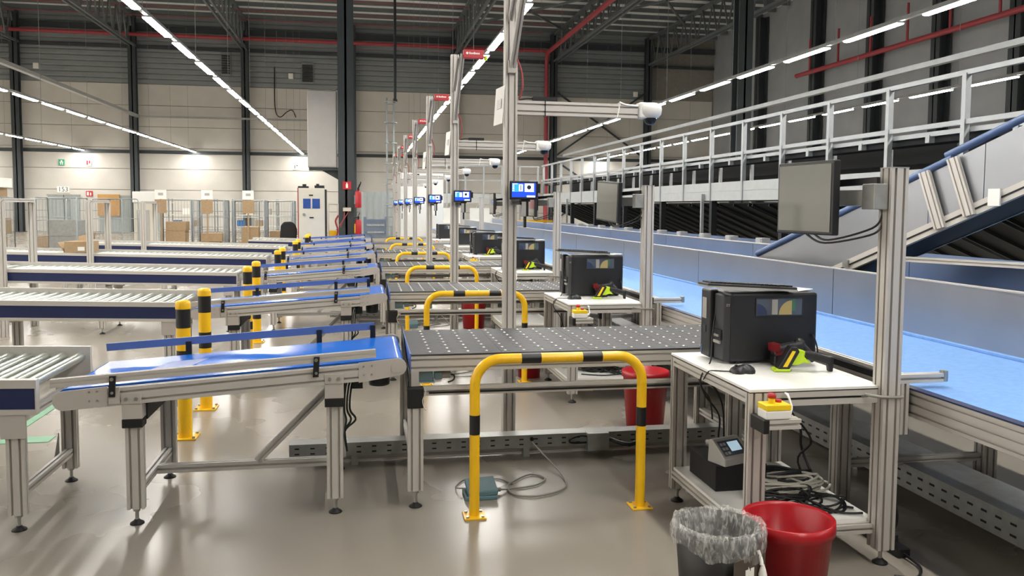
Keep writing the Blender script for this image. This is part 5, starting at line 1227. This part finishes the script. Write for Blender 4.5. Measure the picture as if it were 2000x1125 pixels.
# blue crate heap beside the column
t = thing('blue_crate', 'blue plastic crate at the foot of the dark column', 'crate', (-0.45, 24.7, 0.0))
MB().box(-0.72, -0.22, 24.5, 24.9, 0.3, 0.84).build('crate_body', 'blue_crate', t, bevel=0.01); MB().box(-0.74, -0.2, 24.48, 24.92, 0.84, 0.87).build('crate_rim', 'blue_crate', t); MB().box(-0.72, -0.22, 24.5, 24.9, 0, 0.3).build('crate_base', 'blue_crate', t)
t = thing('steel_trolley', 'red and yellow hose trolley right of the control cabinet', 'trolley', (-0.75, 22.4, 0))
MB().box(-0.86, -0.62, 22.2, 22.5, 0.75, 0.9).build('tray', 'yellow', t); MB().tube([(-0.86, 22.2, 0), (-0.86, 22.2, 1.6)], 0.02, 8).build('upright', 'alu', t); MB().tube([(-0.62, 22.2, 0), (-0.62, 22.2, 1.6)], 0.02, 8).build('upright', 'alu', t); MB().tube([(-0.86, 22.2, 1.6), (-0.62, 22.2, 1.6)], 0.02, 8).build('handle', 'alu', t)
MB().tube([(-0.7, 22.15, 0.6), (-0.62, 22.15, 0.9), (-0.68, 22.15, 1.15), (-0.6, 22.15, 1.3)], 0.025, 8, 4).build('hose', 'pipe_red', t); MB().box(-0.9, -0.58, 22.15, 22.55, 0.1, 0.14).build('base', 'cage', t)
# corrugated fence, ladder, pole
t = thing('sheet_fence', 'grey corrugated sheet fence right of the dark column', 'fence', (0.45, 30, 0))
f0 = MB().prism([(-0.02, 30), (0.06, 29.96), (0.12, 29.96), (0.2, 30), (0.2, 30.03), (0.12, 29.99), (0.06, 29.99), (-0.02, 30.03)], 'z', 0.3, 2.05).build('sheet', 'door_grey', t)
for i in range(1, 5): dup(f0, t, (0.22 * i, 0, 0))
for x in (-0.05, 1.1): MB().box(x - 0.03, x + 0.03, 30.03, 30.1, 0, 2.1).build('post', 'cage', t)
MB().box(-0.05, 1.1, 30.03, 30.06, 0.25, 0.3).build('rail', 'cage', t)
for i in range(5):
    o = MB().box(0.05, 0.85, 27.5, 28.3, 0.001 + 0.24 * i, 0.16 + 0.24 * i).box(0.05, 0.15, 27.5, 28.3, 0.16 + 0.24 * i, 0.241 + 0.24 * i).box(0.75, 0.85, 27.5, 28.3, 0.16 + 0.24 * i, 0.241 + 0.24 * i).build('plastic_pallet', 'steel_blue'); recenter(o, (0.45, 27.9, 0.001 + 0.24 * i))
    tag(o, '%s blue grey plastic pallet of the stack before the sheet fence' % ['lowest', 'second', 'middle', 'fourth', 'top'][i], 'pallet', 'stacked plastic pallets')
t = thing('caged_ladder', 'tall grey caged ladder behind the first tall posts', 'ladder', (0.91, 27, 0))
for x in (0.8, 1.02): MB().box(x - 0.025, x + 0.025, 26.97, 27.03, 0, 5.0).build('stile', 'cage', t)
r0 = MB().cyl((0.8, 27, 0.3), (1.02, 27, 0.3), 0.014, 6).build('rung', 'cage', t)
for i in range(1, 16): dup(r0, t, (0, 0, 0.3 * i))
h0 = MB().tube([(0.78, 27, 1.6), (0.72, 26.8, 1.6), (0.91, 26.6, 1.6), (1.1, 26.8, 1.6), (1.04, 27, 1.6)], 0.015, 6, 4).build('cage_hoop', 'cage', t)
for i in range(1, 6): dup(h0, t, (0, 0, 0.65 * i))
o = MB().cyl((1.06, 26.9, 4.9), (1.06, 26.9, ZR), 0.045, 10).cyl((1.06, 26.9, 4.85), (1.06, 26.9, 4.95), 0.07, 10).build('drop_pipe', 'dark_steel'); recenter(o, (1.06, 26.9, 4.85)); tag(o, 'thin dark pipe dropping from the roof behind the tall posts', 'pipe')
# tall white cabinets behind the last stations
for k, (x0, x1) in enumerate(((1.36, 1.85), (1.87, 2.33), (2.36, 2.9))):
    t = thing('tall_cabinet', 'tall white cabinet behind the last packing rows, %s of three' % ['left', 'middle', 'right'][k], 'cabinet', ((x0 + x1) / 2, 30.3, 0), 'tall white cabinets')
    MB().box(x0, x1, 30.0, 30.6, 0, 2.75).build('body', 'cabinet_white', t, bevel=0.008)
    MB().box(x0 + 0.03, x1 - 0.03, 29.985, 30.0, 0.1, 2.7).build('door', 'cabinet_white', t)
    MB().box(x0 + 0.05, x0 + 0.07, 29.97, 29.985, 1.1, 1.3).build('handle', 'black', t)
    MB().box(x0 + 0.12, x0 + 0.33, 29.975, 29.985, 1.25 + 0.3 * (k % 2), 1.55 + 0.3 * (k % 2)).build('door_note', 'paper', t)
# far gantry closing the hall behind the sorter end
t = thing('far_gantry', 'pale railed gantry crossing at the far end of the sorter', 'gantry', (5, 33.5, 0))
for z in (3.2, 2.62): MB().box(2.6, 7.2, 33.47, 33.53, z - 0.03, z + 0.03).build('rail', 'mezz_post', t)
MB().box(2.6, 7.2, 33.45, 33.5, 1.7, 2.08).build('fascia_panel', 'mezz_white', t)
p0 = MB().box(2.6, 2.66, 33.44, 33.5, 0, 3.2).build('post', 'mezz_post', t)
for i in range(1, 7): dup(p0, t, (0.75 * i, 0, 0))
for i in range(4):
    MB().bar((2.7 + 1.1 * i, 33.6, 0.1), (3.6 + 1.1 * i, 33.6, 1.6), 0.08, 0.08).build('brace', 'mezz_post', t)
t = thing('yellow_barrier', 'low yellow barrier frame at the far end of the main belt', 'barrier', (6.2, 30, 0))
MB().box(5.5, 6.95, 29.97, 30.05, 1.0, 1.08).build('top_bar', 'yellow', t)
for x in (5.5, 6.2, 6.87): MB().box(x, x + 0.08, 29.97, 30.05, 0, 1.0).build('post', 'yellow', t)
# wide desk clutter near the far end of the main conveyor
for k, x in enumerate((3.3, 4.6)):
    t = thing('work_desk', '%s pale work desk in front of the far gantry' % ['left', 'right'][k], 'desk', (x, 31.5, 0))
    MB().box(x - 0.5, x + 0.5, 31.2, 31.8, 0.9, 0.94).build('top', 'cabinet_white', t)
    for xx in (x - 0.47, x + 0.47):
        for yy in (31.23, 31.77): MB().box(xx - 0.02, xx + 0.02, yy - 0.02, yy + 0.02, 0, 0.9).build('leg', 'cage', t)
    MB().box(x - 0.5, x + 0.5, 31.78, 31.8, 0.94, 1.5).build('back_board', 'cabinet_white', t)
